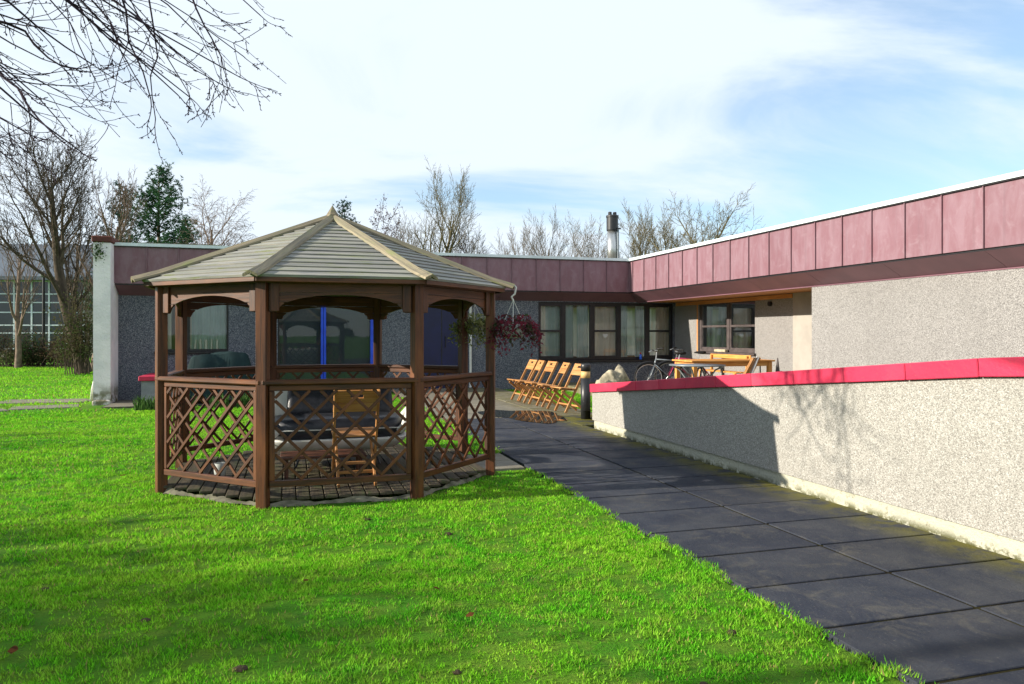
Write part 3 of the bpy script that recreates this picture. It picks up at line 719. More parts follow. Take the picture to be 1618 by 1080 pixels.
curtain('cream curtain behind the middle light of the five light window', 'u', 20.24, 8.42, 9.16, .8, 2.4, 'curtain_cream', wl=.18)
curtain('pleated teal curtain behind the fourth light of the wide window', 'u', 20.21, 9.25, 9.55, .8, 2.4, 'curtain_teal')
curtain('teal curtain left of the last mullion of the wide window', 'u', 20.21, 9.78, 10.06, .8, 2.4, 'curtain_teal')
curtain('greyish curtain behind the light beside the inner corner', 'u', 20.23, 10.5, 10.9, .8, 2.4, 'curtain_cream')
curtain('white net curtain gathered in the right sash of the wing window', 'v', 11.19, 16.1, 17.0, 1.1, 2.38, 'curtain_white', taper=.35)
curtain('white net curtain gathered in the left sash of the wing window', 'v', 11.19, 17.38, 18.35, 1.1, 2.38, 'curtain_white', taper=.2)
curtain('pale curtain at the right of the shaded left window', 'u', 20.23, -2.38, -1.55, 1.12, 2.38, 'curtain_teal')
curtain('narrow pale curtain at the left of the shaded left window', 'u', 20.23, -3.1, -2.85, 1.12, 2.38, 'curtain_cream')
leafmat('added_net_blind', (.85, .82, .78), (.8, .77, .72), 3, .3)  # for blinds added in the rear openings, backlit to brighten the rooms
curtain('white net blind added across the rear opening to brighten the dining room', 'u', 25.35, 5.85, 13.65, .5, 2.44, 'added_net_blind', .03, .3)
curtain('white net blind added at the rear of the shaded left room to brighten it', 'u', 25.35, -3.3, -.5, .8, 2.44, 'added_net_blind', .03, .3)
curtain('grey blind drawn behind the blue framed glazing', 'u', 20.26, -.28, 2.06, .05, 2.4, 'grey_blind', .004, .4)
# tables inside the room
def room_table(u, v, lab, w=1.2):
    r = thing('dining_table', lab, 'table', W(u, v, .05), YAW, 'tables inside the room')
    beam('table_top', (-w/2, 0, .74), (w/2, 0, .74), .8, .04, 'table_wood', r)
    for a in (-1, 1):
        for b in (-1, 1): beam('leg', (a*(w/2-.08), b*.32, 0), (a*(w/2-.08), b*.32, .72), .06, .06, 'table_wood', r)
room_table(8.8, 21.5, 'orange wooden table just inside the middle of the wide window', 1.5); room_table(10.2, 22.0, 'wooden table inside the wide window nearest the corner')
mb = MB(); hp = []
for i in range(24):
    t_ = 2*math.pi*i/24; hp.append((.085/16*16*math.sin(t_)**3, 0, .005*(13*math.cos(t_)-5*math.cos(2*t_)-2*math.cos(3*t_)-math.cos(4*t_))))
mb.prism(hp, (0, .003, 0)); o = mb.build('heart_decoration', 'heart'); o.location = W(8.80, 20.115, 1.46); o.rotation_euler = (0, 0, YAW); tag(o, 'small white heart stuck on the middle window light', 'decoration')
bt = thing('bottle', 'small blue bottle with red cap on the wide window sill', 'bottle', W(9.86, 19.975, .765), YAW)
MB().lathe([(.035, 0), (.04, .01), (.04, .12), (.015, .16)], n=12).build('body', 'bottle_blue', bt, smooth=True); MB().lathe([(.02, .16), (.02, .2)], n=10).build('cap', 'red_cap', bt)
o = MB().cbox((0, 0, 0), (.5, .1, .07), .01).build('timber_offcut', 'old_plank'); o.location = W(10.96, 17.45, 1.07); o.rotation_euler = (0, 0, YAW+math.pi/2+.03); tag(o, 'pale timber offcut lying on the brown window sill', 'timber')
for k in range(5):
    o = MB().cbox((0, 0, .13), (.035+.01*(k % 3), .18, .24+.03*(k % 2)), .003).build('book', 'paper'); o.location = W(-2.3+.13*k, 20.22, 1.12); o.rotation_euler = (0, .12*(k == 0), YAW)
    tag(o, ['pale book leaning at the left of the window sill row', 'second white book on the shaded window sill', 'middle white book on the shaded window sill', 'fourth white book on the shaded window sill', 'rightmost white book on the shaded window sill'][k], 'book', 'books on the left window sill')

# ------------------------------------------------------------------ ramp wall
RU = 4.587; ROFF = (RU, 7.0, 0)
rw = thing('ramp_wall', 'pale roughcast ramp wall with sloping pink coping beside the path', 'wall', W(RU, 7.0, 0), YAW)
def cop_z(v): return min(1.378, .71+(11-v)*.0893)
CH = .13
mb = MB(); a0, a1, am = -5.0, 11.0, 3.98
prof = [(a0, .145), (a1, .145), (a1, cop_z(a1)-CH), (3.52, 1.378-CH), (a0, 1.378-CH)]
mb.prism([(RU, v, z) for v, z in prof], (.26, 0, 0)); mb.build('roughcast_face', 'roughcast_ramp', rw, ROFF)
mb = MB(); mb.box((RU+.025, a0, -.1), (RU+.24, a1-.02, .15)); mb.build('plinth', 'plinth_paint', rw, ROFF)
v = 11.02; k = 0
ends = [11.02, 10.72]
while ends[-1] > 4.3: ends.append(ends[-1]-.672)
ends[-1] = 4.03
while ends[-1] > -4.5: ends.append(ends[-1]-.75)
for i in range(len(ends)-1):
    b, a = ends[i], ends[i+1]; za, zb = cop_z(a+.001 if a > 4 else a), cop_z(b-.001)
    p0 = Vector((RU+.13-ROFF[0], a+.003-7, za-CH/2+.002)); p1 = Vector((RU+.13-ROFF[0], b-.003-7, zb-CH/2+.002+rng.uniform(-.002, .002)))
    c = beam('coping_stone', p0, p1, .335+rng.uniform(-.004, .004), CH, 'coping_pink', rw, ch=.006)

# ------------------------------------------------------------------ gazebo
gz = thing('gazebo', 'octagonal dark timber gazebo with lattice sides and weathered board roof', 'gazebo', (GC.x, GC.y, 0), YAW)
def ov(k, r): a = R(-112.5+45*k); return Vector((r*math.cos(a), r*math.sin(a), 0))
POSTS = [ov(k, GR) for k in range(8)]    # 0: front left, 1: front right, 2: right front, ...
for k in range(8):
    p = POSTS[k]; a = math.atan2(p.y, p.x)
    M = Matrix.Rotation(a, 3, 'Z'); o = beam('post', p+Vector((0, 0, -.1)), p+Vector((0, 0, 1.97)), .092, .092, 'gaz_wood', gz, up=p)
def side(k): return POSTS[k], POSTS[(k+1) % 8]
ENTR = 2
ch_rng = random.Random(8)
for k in range(8):
    A, B = side(k); d = (B-A).normalized(); n = Vector((d.y, -d.x, 0)); L = (B-A).length; mid = (A+B)/2
    i0, i1 = .052, L-.052
    P = lambda s, z, o=0.0: A + d*s + n*o + Vector((0, 0, z))
    # header boards cut to an arch
    def arch(s):
        t = (s-L/2)/(L/2-.14); return 1.735+.115*max(0, 1-t*t)**.62 if abs(t) < 1 else 1.70
    for zl, zh in ((1.868, 1.953), (1.781, 1.865), (1.695, 1.778)):
        top = zh; segs = []; cur = []
        for q in range(41):
            s = i0+(i1-i0)*q/40; lo = max(zl, arch(s) if abs((s-L/2)/(L/2-.14)) < 1 else zl)
            if lo < zh-.004: cur.append((s, lo))
            else:
                if len(cur) > 1: segs.append(cur)
                cur = []
        if len(cur) > 1: segs.append(cur)
        for sg in segs:
            poly = [P(s, z, -.012) for s, z in sg]+[P(sg[-1][0], zh, -.012), P(sg[0][0], zh, -.012)]
            poly_board('header_board', poly, n*.022, 'gaz_wood', gz, xdir=d)
    for s in (i0+.045, i1-.045): beam('header_cleat', P(s, 1.70, .021), P(s, 1.955, .021), .018, .075, 'gaz_wood', gz, up=d)
    beam('eave_beam', P(.02, 1.965, .03), P(L-.02, 1.965, .03), .05, .045, 'gaz_wood', gz)
    if k == ENTR: continue
    beam('top_rail', P(-.01 if k != 3 else .05, 1.085, .01), P(L+.01 if k != 1 else L-.05, 1.085, .01), .095, .045, 'gaz_wood', gz, ch=.012)
    beam('sub_rail', P(i0, 1.035, 0), P(i1, 1.035, 0), .04, .05, 'gaz_wood', gz)
    beam('bottom_rail', P(i0, .205, 0), P(i1, .205, 0), .045, .055, 'gaz_wood', gz)
    for s in (i0+.023, i1-.023): beam('panel_stile', P(s, .235, 0), P(s, 1.008, 0), .04, .045, 'gaz_wood', gz, up=d)
    # lattice
    s0, s1, z0, z1 = i0+.047, i1-.047, .234, 1.009; H = z1-z0; Wd = s1-s0; step = .232
    for sgn in (1, -1):
        c = -H+.06
        while c < Wd-.03:
            # line s = c + t, z = t  (t in 0..H) clipped to 0..Wd
            t0 = max(0, -c); t1 = min(H, Wd-c)
            if t1-t0 > .05:
                if sgn == 1: q0, q1 = P(s0+c+t0, z0+t0, .010), P(s0+c+t1, z0+t1, .010)
                else: q0, q1 = P(s1-c-t0, z0+t0, -.006), P(s1-c-t1, z0+t1, -.006)
                jit = n*ch_rng.uniform(-.001, .001)
                beam('lattice_slat', q0+jit, q1+jit, .014, .028, 'gaz_wood', gz, up=n.cross(q1-q0), ch=.002)
            c += step
# deck boards along v
DZ = .06; x = -GA+.07
while x < GA-.05:
    ymax = min(GA, GA*math.sqrt(2)-abs(x))-.03 if abs(x) > GS/2 else GA-.03
    if ymax > .08: beam('deck_board', (x, -ymax, DZ), (x, ymax, DZ), .112, .028, 'deck_wood', gz, ch=.006)
    x += .121
for y in (-1.1, -.4, .4, 1.1): beam('joist', (-GA+.25+abs(y)*.25, y, .022), (GA-.25-abs(y)*.25, y, .022), .05, .044, 'deck_wood', gz)
# ground cloth turned up along the edge
for k in range(8):
    if k == ENTR: continue
    A, B = side(k); d = (B-A).normalized(); n = Vector((d.y, -d.x, 0)); L = (B-A).length; mb = MB(); rr = random.Random(50+k); m = 26; rows = 4
    for i in range(m+1):
        s = .06+(L-.12)*i/m
        for j in range(rows):
            t = j/(rows-1); z = .004+.032*(t**.8)+rr.uniform(-.004, .008)+.012*math.sin(i*.5+k)*t; off = -.03+.065*(1-t)*(.6+.4*math.sin(i*.37+k*2))+rr.uniform(-.006, .006)
            mb.v.append(tuple(A+d*s+n*off+Vector((0, 0, z))))
    for i in range(m):
        for j in range(rows-1): mb.f.append((i*rows+j, (i+1)*rows+j, (i+1)*rows+j+1, i*rows+j+1))
    mb.build('ground_cloth', 'fabric_skirt', gz, smooth=True)
# roof boards
RZ0, RZ1, RR0 = 1.985, 2.755, 1.905
NB = 16
for k in range(8):
    e0, e1 = ov(k, RR0), ov(k+1, RR0); d = (e1-e0).normalized(); mid = (e0+e1)/2; apo = mid.length; nrm2 = mid.normalized()
    sl_ = Vector((-nrm2.x*apo, -nrm2.y*apo, RZ1-RZ0)); fn = d.cross(sl_).normalized()
    if fn.z < 0: fn = -fn
    for b in range(NB):
        t0, t1 = b/NB, min(.985, (b+1.06)/NB)
        def pt(t, w): return e0.lerp(e1, .5+(w-.5)*(1-t)) + (Vector((-mid.x*t, -mid.y*t, RZ0+(RZ1-RZ0)*t)))
        lo0, lo1, hi0, hi1 = pt(t0, 0), pt(t0, 1), pt(t1, 0), pt(t1, 1)
        up0, up1 = fn*.026, fn*.014; dn = fn*.004
        o = Vector(lo0); Mx, _ = frame_of((0, 0, 0), d, fn); Mi = Mx.transposed()
        vs8 = [lo0+dn, lo1+dn, hi1, hi0, lo0+up0, lo1+up0, hi1+up1, hi0+up1]
        me = MB().add([Mi @ (q-o) for q in vs8], [(0,3,2,1),(4,5,6,7),(0,1,5,4),(1,2,6,5),(2,3,7,6),(3,0,4,7)]).mesh('roof_board'); me.materials.append(MATS['roof_wood'])
        T = Mx.to_4x4(); T.translation = o; link('roof_board', me, gz, T)
    beam('eave_strip', ov(k, RR0-.02)+Vector((0, 0, RZ0-.012)), ov(k+1, RR0-.02)+Vector((0, 0, RZ0-.012)), .03, .05, 'gaz_wood', gz)
# hip caps: two leaning boards meeting on the hip, slightly swept up at the foot
for k in range(8):
    a = R(-112.5+45*k); rad = Vector((math.cos(a), math.sin(a), 0)); tan = Vector((-math.sin(a), math.cos(a), 0))
    mb = MB(); ns = 9; sec = [(-.068, -.028), (-.062, -.008), (0, .025), (.062, -.008), (.068, -.028), (.056, -.034), (0, .0), (-.056, -.034)]
    base = ov(k, 2.0); o = base+Vector((0, 0, 2.0)); top = Vector((rad.x*.06, rad.y*.06, RZ1+.035)); dr = (top-o).normalized(); Mx, _ = frame_of((0, 0, 0), dr); Mi = Mx.transposed()
    upn = dr.cross(tan); upn = upn if upn.z > 0 else -upn
    for i in range(ns):
        t = i/(ns-1); r = 2.0+(0.06-2.0)*t; zz = RZ0+(RZ1-RZ0)*(1-r/RR0)+.045+.03*max(0, (r-1.75)/.3)**2
        c = Vector((rad.x*r, rad.y*r, zz)); wsc = 1.0-.25*t
        for (x, y) in sec: mb.v.append(tuple(Mi @ (c+tan*x*wsc+upn*y-o)))
    m = len(sec)
    for i in range(ns-1):
        for q in range(m): mb.f.append((i*m+q, i*m+(q+1) % m, (i+1)*m+(q+1) % m, (i+1)*m+q))
    mb.f.append(tuple(range(m))); mb.f.append(tuple((ns-1)*m+q for q in reversed(range(m))))
    me = mb.mesh('hip_cap'); me.materials.append(MATS['hip_wood']); T = Mx.to_4x4(); T.translation = o; link('hip_cap', me, gz, T)
    beam('hip_rafter', ov(k, 1.86)+Vector((0, 0, 1.99)), Vector((rad.x*.05, rad.y*.05, RZ1-.06)), .045, .07, 'gaz_wood', gz)
mb = MB(); mb.add([(.085*math.cos(R(22.5+45*q)), .085*math.sin(R(22.5+45*q)), RZ1-.02) for q in range(8)]+[(.07*math.cos(R(22.5+45*q)), .07*math.sin(R(22.5+45*q)), RZ1+.05) for q in range(8)]+[(0, 0, RZ1+.16)],
    [(q, (q+1) % 8, 8+(q+1) % 8, 8+q) for q in range(8)]+[(8+q, 8+(q+1) % 8, 16) for q in range(8)]); mb.build('finial', 'hip_wood', gz)

# ------------------------------------------------------------------ folding chairs
def folding_chair(name, label, loc, rz, group):
    r = thing(name, label, 'chair', loc, rz, group); w = .20
    top, foot = Vector((-.27, 0, .90)), Vector((.20, 0, .012)); dr = (top-foot).normalized()
    for s in (-1, 1):
        beam('back_rail', foot+Vector((0, s*w, 0)), top+Vector((0, s*w, 0)), .024, .048, 'oil_wood', r)
        beam('leg', Vector((.26, s*(w-.03), .42)), Vector((-.26, s*(w-.03), .012)), .024, .046, 'oil_wood', r)
    for i in range(6):
        x = -.02+.06*i; beam('seat_slat', (x, -w-.012, .445+.006*i), (x, w+.012, .445+.006*i), .052, .018, 'oil_wood', r)
    for s in (-1, 1): beam('seat_rail', (-.05, s*(w-.055), .425), (.3, s*(w-.055), .455), .022, .03, 'oil_wood', r)
    # backrest with hand slot: strips butted round the slot
    n = Vector((dr.z, 0, -dr.x)); o = top-dr*.005
    def bk(y0, y1, d0, d1):
        p = o-dr*((d0+d1)/2)+n*.012; return Vector((p.x, (y0+y1)/2, p.z)), abs(d1-d0), y1-y0
    M3 = Matrix((Vector((0, 1, 0)), dr, Vector((0, 1, 0)).cross(dr))).transposed(); mb = MB(); org = o-dr*.12
    for y0, y1, d0, d1 in ((-.215, .215, 0, .045), (-.215, -.06, .045, .085), (.06, .215, .045, .085), (-.215, .215, .085, .135)):
        c, hh, ww_ = bk(y0, y1, d0, d1); mb.cbox(M3.transposed() @ (c-org), (ww_, hh, .02), .0015)
    me = mb.mesh('backrest'); me.materials.append(MATS['oil_wood']); T = M3.to_4x4(); T.translation = org; link('backrest', me, r, T)
    mb = MB(); c, hh, ww_ = bk(-.215, .215, .139, .235); mb.cbox(M3.transposed() @ (c-org), (ww_, hh, .02), .003)
    me = mb.mesh('backrest_board'); me.materials.append(MATS['oil_wood']); T = M3.to_4x4(); T.translation = org; link('backrest_board', me, r, T)
    beam('stretcher', (-.13, -w+.03, .115), (-.13, w-.03, .115), .02, .03, 'oil_wood', r); beam('stretcher', (.12, -w, .16), (.12, w, .16), .02, .03, 'oil_wood', r)
    return r
GRP = 'folding wooden chairs lined up on the patio'
labs = ['folding wooden chair nearest the bollard in the patio row', 'second folding wooden chair from the bollard', 'middle folding wooden chair of the patio row', 'fourth folding wooden chair from the bollard', 'folding wooden chair farthest from the bollard in the row']
c0 = None
for i, vv in enumerate((13.2, 13.95, 14.65, 15.3, 15.75)):
    rz = YAW+math.pi+R((9, -4, 5, -3, 4)[i])
    loc = W(5.04-.03*i, vv, .034)
    if c0 is None: c0 = folding_chair('folding_chair', labs[0], loc, rz, GRP)
    else:
        c = copy_tree(c0); c.location = loc; c.rotation_euler = (0, 0, rz); c['label'] = labs[i]
c = copy_tree(c0); c.location = GC+W(.16, -1.02, .076); c.rotation_euler = (0, 0, YAW+R(90)); tag(c, 'folding wooden chair inside the gazebo with its back to the front lattice', 'chair', 'folding chairs elsewhere')
c = copy_tree(c0); c.location = W(9.05, 13.55, .12); c.rotation_euler = (0, 0, YAW+R(125)); tag(c, 'folding wooden chair at the wooden terrace table', 'chair', 'folding chairs elsewhere')

# ------------------------------------------------------------------ inside the gazebo
sf = thing('lounge_seat', 'white moulded lounge seat with black padded cushions inside the gazebo', 'sofa', GC+W(.06, .14, .076), YAW); sf.scale = (1.06, 1, 1)
def rbox(name, c, s, mat, parent, bev, seg=4, rot=None):
    o = MB().cbox((0, 0, 0), s, .001).build(name, mat, parent); o.location = c
    if rot: o.rotation_euler = rot
    return add_bevel(o, bev, seg)
def loft(name, secs, mat, parent):
    mb = MB(); m = len(secs[0])
    for s in secs: mb.v += [tuple(p) for p in s]
    for i in range(len(secs)-1):
        for q in range(m): mb.f.append((i*m+q, i*m+(q+1) % m, (i+1)*m+(q+1) % m, (i+1)*m+q))
    mb.f.append(tuple(reversed(range(m)))); mb.f.append(tuple((len(secs)-1)*m+q for q in range(m)))
    return mb.build(name, mat, parent, smooth=True)
def rrect(cx, cy, z, hx, hy, r, n=5):
    out = []
    for qx, qy, a0 in ((1, 1, 0), (-1, 1, 90), (-1, -1, 180), (1, -1, 270)):
        for i in range(n): a = R(a0+90*i/(n-1)); out.append((cx+qx*(hx-r)+r*math.cos(a), cy+qy*(hy-r)+r*math.sin(a), z))
    return out
loft('seat_shell', [rrect(0, 0, .16, .50, .22, .2), rrect(0, 0, .19, .62, .32, .25), rrect(0, 0, .25, .69, .385, .28), rrect(0, 0, .29, .715, .41, .28), rrect(0, 0, .31, .72, .415, .28), rrect(0, 0, .313, .69, .385, .26)], 'white_plastic', sf)
loft('seat_cushion', [rrect(0, -.01, .313, .66, .36, .25), rrect(0, -.01, .36, .685, .39, .27), rrect(0, -.01, .48, .685, .385, .27), rrect(0, -.01, .52, .64, .34, .25)], 'black_leather', sf)
for s in (-1, 1):
    o = MB().tube([(s*.66, .33, .36), (s*.73, .2, .48), (s*.745, -.02, .56), (s*.73, -.24, .55), (s*.67, -.345, .44), (s*.6, -.36, .36)], [.05, .052, .05, .048, .045, .04], 10).build('arm', 'white_plastic', sf, smooth=True)
loft('backrest', [rrect(.06, .36, .42, .56, .07, .06), rrect(.06, .42, .6, .57, .075, .06), rrect(.06, .47, .77, .56, .07, .06), rrect(.06, .49, .84, .5, .055, .05)], 'black_leather', sf)
loft('back_shell', [rrect(-.10, .45, .34, .66, .04, .035), rrect(-.12, .515, .6, .74, .04, .035), rrect(-.13, .555, .78, .72, .035, .03), rrect(-.09, .57, .86, .6, .03, .025)], 'white_plastic', sf)
o = MB().tube([(-.66, -.37, .41), (-.3, -.405, .415), (.3, -.405, .415), (.66, -.37, .41)], .007, 6).build('piping', 'white_plastic', sf)
loft('headrest', [rrect(.3, .39, .78, .15, .035, .03), rrect(.3, .41, .84, .16, .04, .035), rrect(.3, .43, .90, .12, .03, .025)], 'white_plastic', sf)
for sx_ in (-1, 1):
    for sy_ in (-1, 1): MB().tube([(sx_*.36, sy_*.16, .18), (sx_*.42, sy_*.22, .0)], .012, 6).build('leg', 'black_metal', sf)
lt = thing('low_table', 'low reddish brown wooden table on the gazebo deck', 'table', GC+W(-.12, -.52, .076), YAW)
for i in range(5): beam('table_slat', (-.42, -.18+.09*i, .2), (.42, -.18+.09*i, .2), .085, .02, 'dark_wood', lt)
for a in (-1, 1):
    for b in (-1, 1): beam('leg', (a*.36, b*.15, 0), (a*.36, b*.15, .19), .04, .04, 'dark_wood', lt)
gj = thing('glass_jar', 'small pale candle jar standing on the gazebo deck', 'jar', GC+W(-1.12, -.35, .076))
MB().lathe([(.045, 0), (.055, .01), (.06, .13), (.055, .13), (.05, .015), (.0001, .012)], n=16).build('jar_glass', 'basket', gj, smooth=True); MB().lathe([(.03, .014), (.03, .06)], n=10).build('candle', 'paper', gj)

# ------------------------------------------------------------------ hanging baskets
def leaf_cloud(mb, pts, size, rr, droop=.3):
    for p in pts:
        s = size*rr.uniform(.6, 1.3); d = Vector((rr.gauss(0, 1), rr.gauss(0, 1), rr.gauss(-droop, .8))).normalized(); e = d.orthogonal().normalized(); e.rotate(Matrix.Rotation(rr.random()*6.28, 3, d)); q = Vector(p)
        mb.quad(q-d*s, q+e*s*.5, q+d*s, q-e*s*.5)
def hanging(name, label, tip, drop, mat1, mat2, rr, trail, n):
    r = thing(name, label, 'plant', tip, 0, 'hanging baskets on the gazebo eaves'); D = drop
    MB().tube([(0, 0, .05), (.03, .0, .02), (.015, 0, -.05), (-.02, 0, -.08), (0, 0, -.12)], .011, 6).build('hook', 'cord_white', r)
    for k in range(3):
        a = 2*math.pi*k/3+.5; MB().tube([(0, 0, -.11), (.13*math.cos(a), .13*math.sin(a), -D)], .004, 4).build('cord', 'cord_white', r)
    MB().lathe([(.09, -D-.15), (.12, -D-.1), (.15, -D), (.14, -D), (.0001, -D-.02)], n=16).build('basket', 'basket', r, smooth=True)
    for mat, cnt, tr in ((mat1, n, trail), (mat2, n//2, trail*.75)):
        pts = []; st = MB()
        for i in range(cnt//2):
            a = rr.random()*6.28; q = rr.random()**.5*.2; pts.append((q*math.cos(a), q*math.sin(a), -D+rr.uniform(-.16, .12)*(1-q)))
        for i in range(cnt//15):
            a = rr.random()*6.28; L = tr*rr.uniform(.35, 1.0); x, y, z = .14*math.cos(a), .14*math.sin(a), -D+.02; path_ = [(x, y, z)]
            for j in range(11):
                t = j/11; x += .018*math.cos(a)*(1-t)+rr.gauss(0, .012); y += .018*math.sin(a)*(1-t)+rr.gauss(0, .012); z -= L/11*(.25+t); path_.append((x, y, z))
                for _ in range(2): pts.append((x+rr.gauss(0, .022), y+rr.gauss(0, .022), z+rr.gauss(0, .02)))
            st.tube(path_, .002, 3)
        mb = MB(); leaf_cloud(mb, pts, .024, rr); f = mb.build('foliage', mat, r)
        if st.v: st.build('stems', 'bark', f)
tipA = GC+W(*(ov(2, 1.99).xy), 0); tipA.z = 1.98
tipB = GC+W(*(ov(3, 1.93).xy), 0); tipB.z = 1.98
hanging('hanging_basket', 'white hanging basket trailing dark red leaves from the near right eave', tipA, .37, 'basket_red', 'basket_dark', random.Random(5), .50, 440)
hanging('hanging_basket', 'hanging basket of pale green trailing leaves behind the right gazebo post', tipB, .33, 'basket_green', 'basket_green', random.Random(6), .5, 520)

# ------------------------------------------------------------------ patio things
bo = thing('bollard', 'black bollard light with tan band by the end of the ramp wall', 'bollard', W(4.93, 12.12, .02), YAW)
MB().lathe([(.085, 0), (.085, .72)], n=24).build('post', 'black_metal', bo, smooth=True); MB().lathe([(.08, .72), (.08, .84)], n=24).build('band', 'tan_band', bo, smooth=True); MB().lathe([(.086, .84), (.086, .95), (.075, .965)], n=24).build('cap', 'black_metal', bo, smooth=True)
# weathered tree stump / root
mb = MB(); rr = random.Random(21); nu_, nv_ = 30, 14
for j in range(nv_):
    for i in range(nu_):
        th = 2*math.pi*i/nu_; t = j/(nv_-1); a = -.62+1.24*t; prof = math.sin(math.pi*min(1, max(0, .08+.84*t)))**.55
        q = Vector((a, .30*prof*math.cos(th), .30+.34*prof*math.sin(th))); nz = mnoise.noise(q*3.1)*.5+mnoise.noise(q*7.0)*.25+mnoise.noise(Vector((q.x*2, q.y*14, q.z*14)))*.14
        q += Vector((.1*nz, math.cos(th)*.26*nz, math.sin(th)*.30*nz)); q.z += .12*(a > .1)*math.sin((a-.1)*5); mb.v.append(tuple(q))
for j in range(nv_-1):
    for i in range(nu_): mb.f.append((j*nu_+i, j*nu_+(i+1) % nu_, (j+1)*nu_+(i+1) % nu_, (j+1)*nu_+i))
mb.f.append(tuple(reversed(range(nu_)))); mb.f.append(tuple((nv_-1)*nu_+i for i in range(nu_)))
o = mb.build('tree_stump', 'stone_log', smooth=True); o.location = W(6.42, 14.2, .12); o.rotation_euler = (0, -.12, YAW+.1); o.scale = (.62, .6, .98); tag(o, 'gnarled grey weathered tree stump behind the ramp wall end', 'stump')

# wooden terrace table
tt = thing('terrace_table', 'long orange wooden table against the sunlit wing wall', 'table', W(9.25, 14.65, .12), YAW+R(-3))
for i in range(7): beam('table_board', (-1.0, -.42+.14*i, .80), (1.0, -.42+.14*i, .80), .134, .035, 'table_wood', tt)
for s in (-1, 1): beam('apron', (-.9, s*.42, .73), (.9, s*.42, .73), .025, .09, 'table_wood', tt)
for a in (-1, 1):
    beam('apron_end', (a*.92, -.4, .73), (a*.92, .4, .73), .025, .09, 'table_wood', tt)
    for b in (-1, 1): beam('leg', (a*.9, b*.41, 0), (a*.9, b*.41, .78), .09, .09, 'table_wood', tt)
# wooden bench behind
be = thing('garden_bench', 'wooden bench behind the terrace table along the wall', 'bench', W(10.45, 16.6, .12), YAW+math.pi/2)
for i in range(3): beam('seat_slat', (-.9, -.12+.12*i, .45), (.9, -.12+.12*i, .45), .1, .03, 'table_wood', be)
beam('backrest', (-.9, -.24, .82), (.9, -.24, .82), .03, .1, 'table_wood', be)
for a in (-.8, .8):
    for b in (-.2, .14): beam('leg', (a, b, 0), (a, b, .85 if b < 0 else .44), .06, .06, 'table_wood', be)
# grey round table with curved legs
gt = thing('round_table', 'grey metal garden table with curved legs in front of the bicycles', 'table', W(7.72, 13.15, .14), YAW)
MB().lathe([(.52, .735), (.545, .742), (.55, .752), (.545, .762), (.0001, .768)], n=40).build('table_top', 'grey_metal', gt, smooth=True)
for k in range(4):
    a = R(45+90*k); pts = [(r_*math.cos(a), r_*math.sin(a), z_) for r_, z_ in ((.5, .735), (.36, .66), (.24, .5), (.2, .36), (.26, .18), (.42, .0))]; MB().tube(pts, .017, 8).build('leg', 'grey_metal', gt, smooth=True)
MB().lathe([(.2, .36), (.215, .365), (.2, .37), (.185, .365), (.2, .36)], n=24).build('leg_ring', 'grey_metal', gt)
# dark chair
dc = thing('garden_chair', 'dark grey sling garden chair leaning by the terrace table', 'chair', W(8.75, 13.2, .12), YAW+R(150))
o = MB().cbox((0, 0, 0), (.02, .44, .52), .006).build('backrest', 'black_metal', dc); o.location = (-.22, 0, .66); o.rotation_euler = (0, R(-22), 0)
o = MB().cbox((0, 0, 0), (.42, .44, .02), .006).build('seat', 'black_metal', dc); o.location = (.05, 0, .43)
for s in (-1, 1):
    MB().tube([(.26, s*.22, 0), (.2, s*.22, .42), (-.13, s*.22, .42), (-.33, s*.22, .93)], .012, 6).build('side_frame', 'alu', dc); MB().tube([(-.26, s*.22, 0), (-.1, s*.22, .42)], .012, 6).build('leg', 'alu', dc)
# small parasol base spike
o = MB().lathe([(.03, 0), (.032, .5), (.05, .52), (.045, .62), (.01, .9)], n=10).build('garden_torch', 'frame_brown'); o.location = W(9.62, 13.2, .12); tag(o, 'small dark garden torch standing right of the terrace table', 'torch')

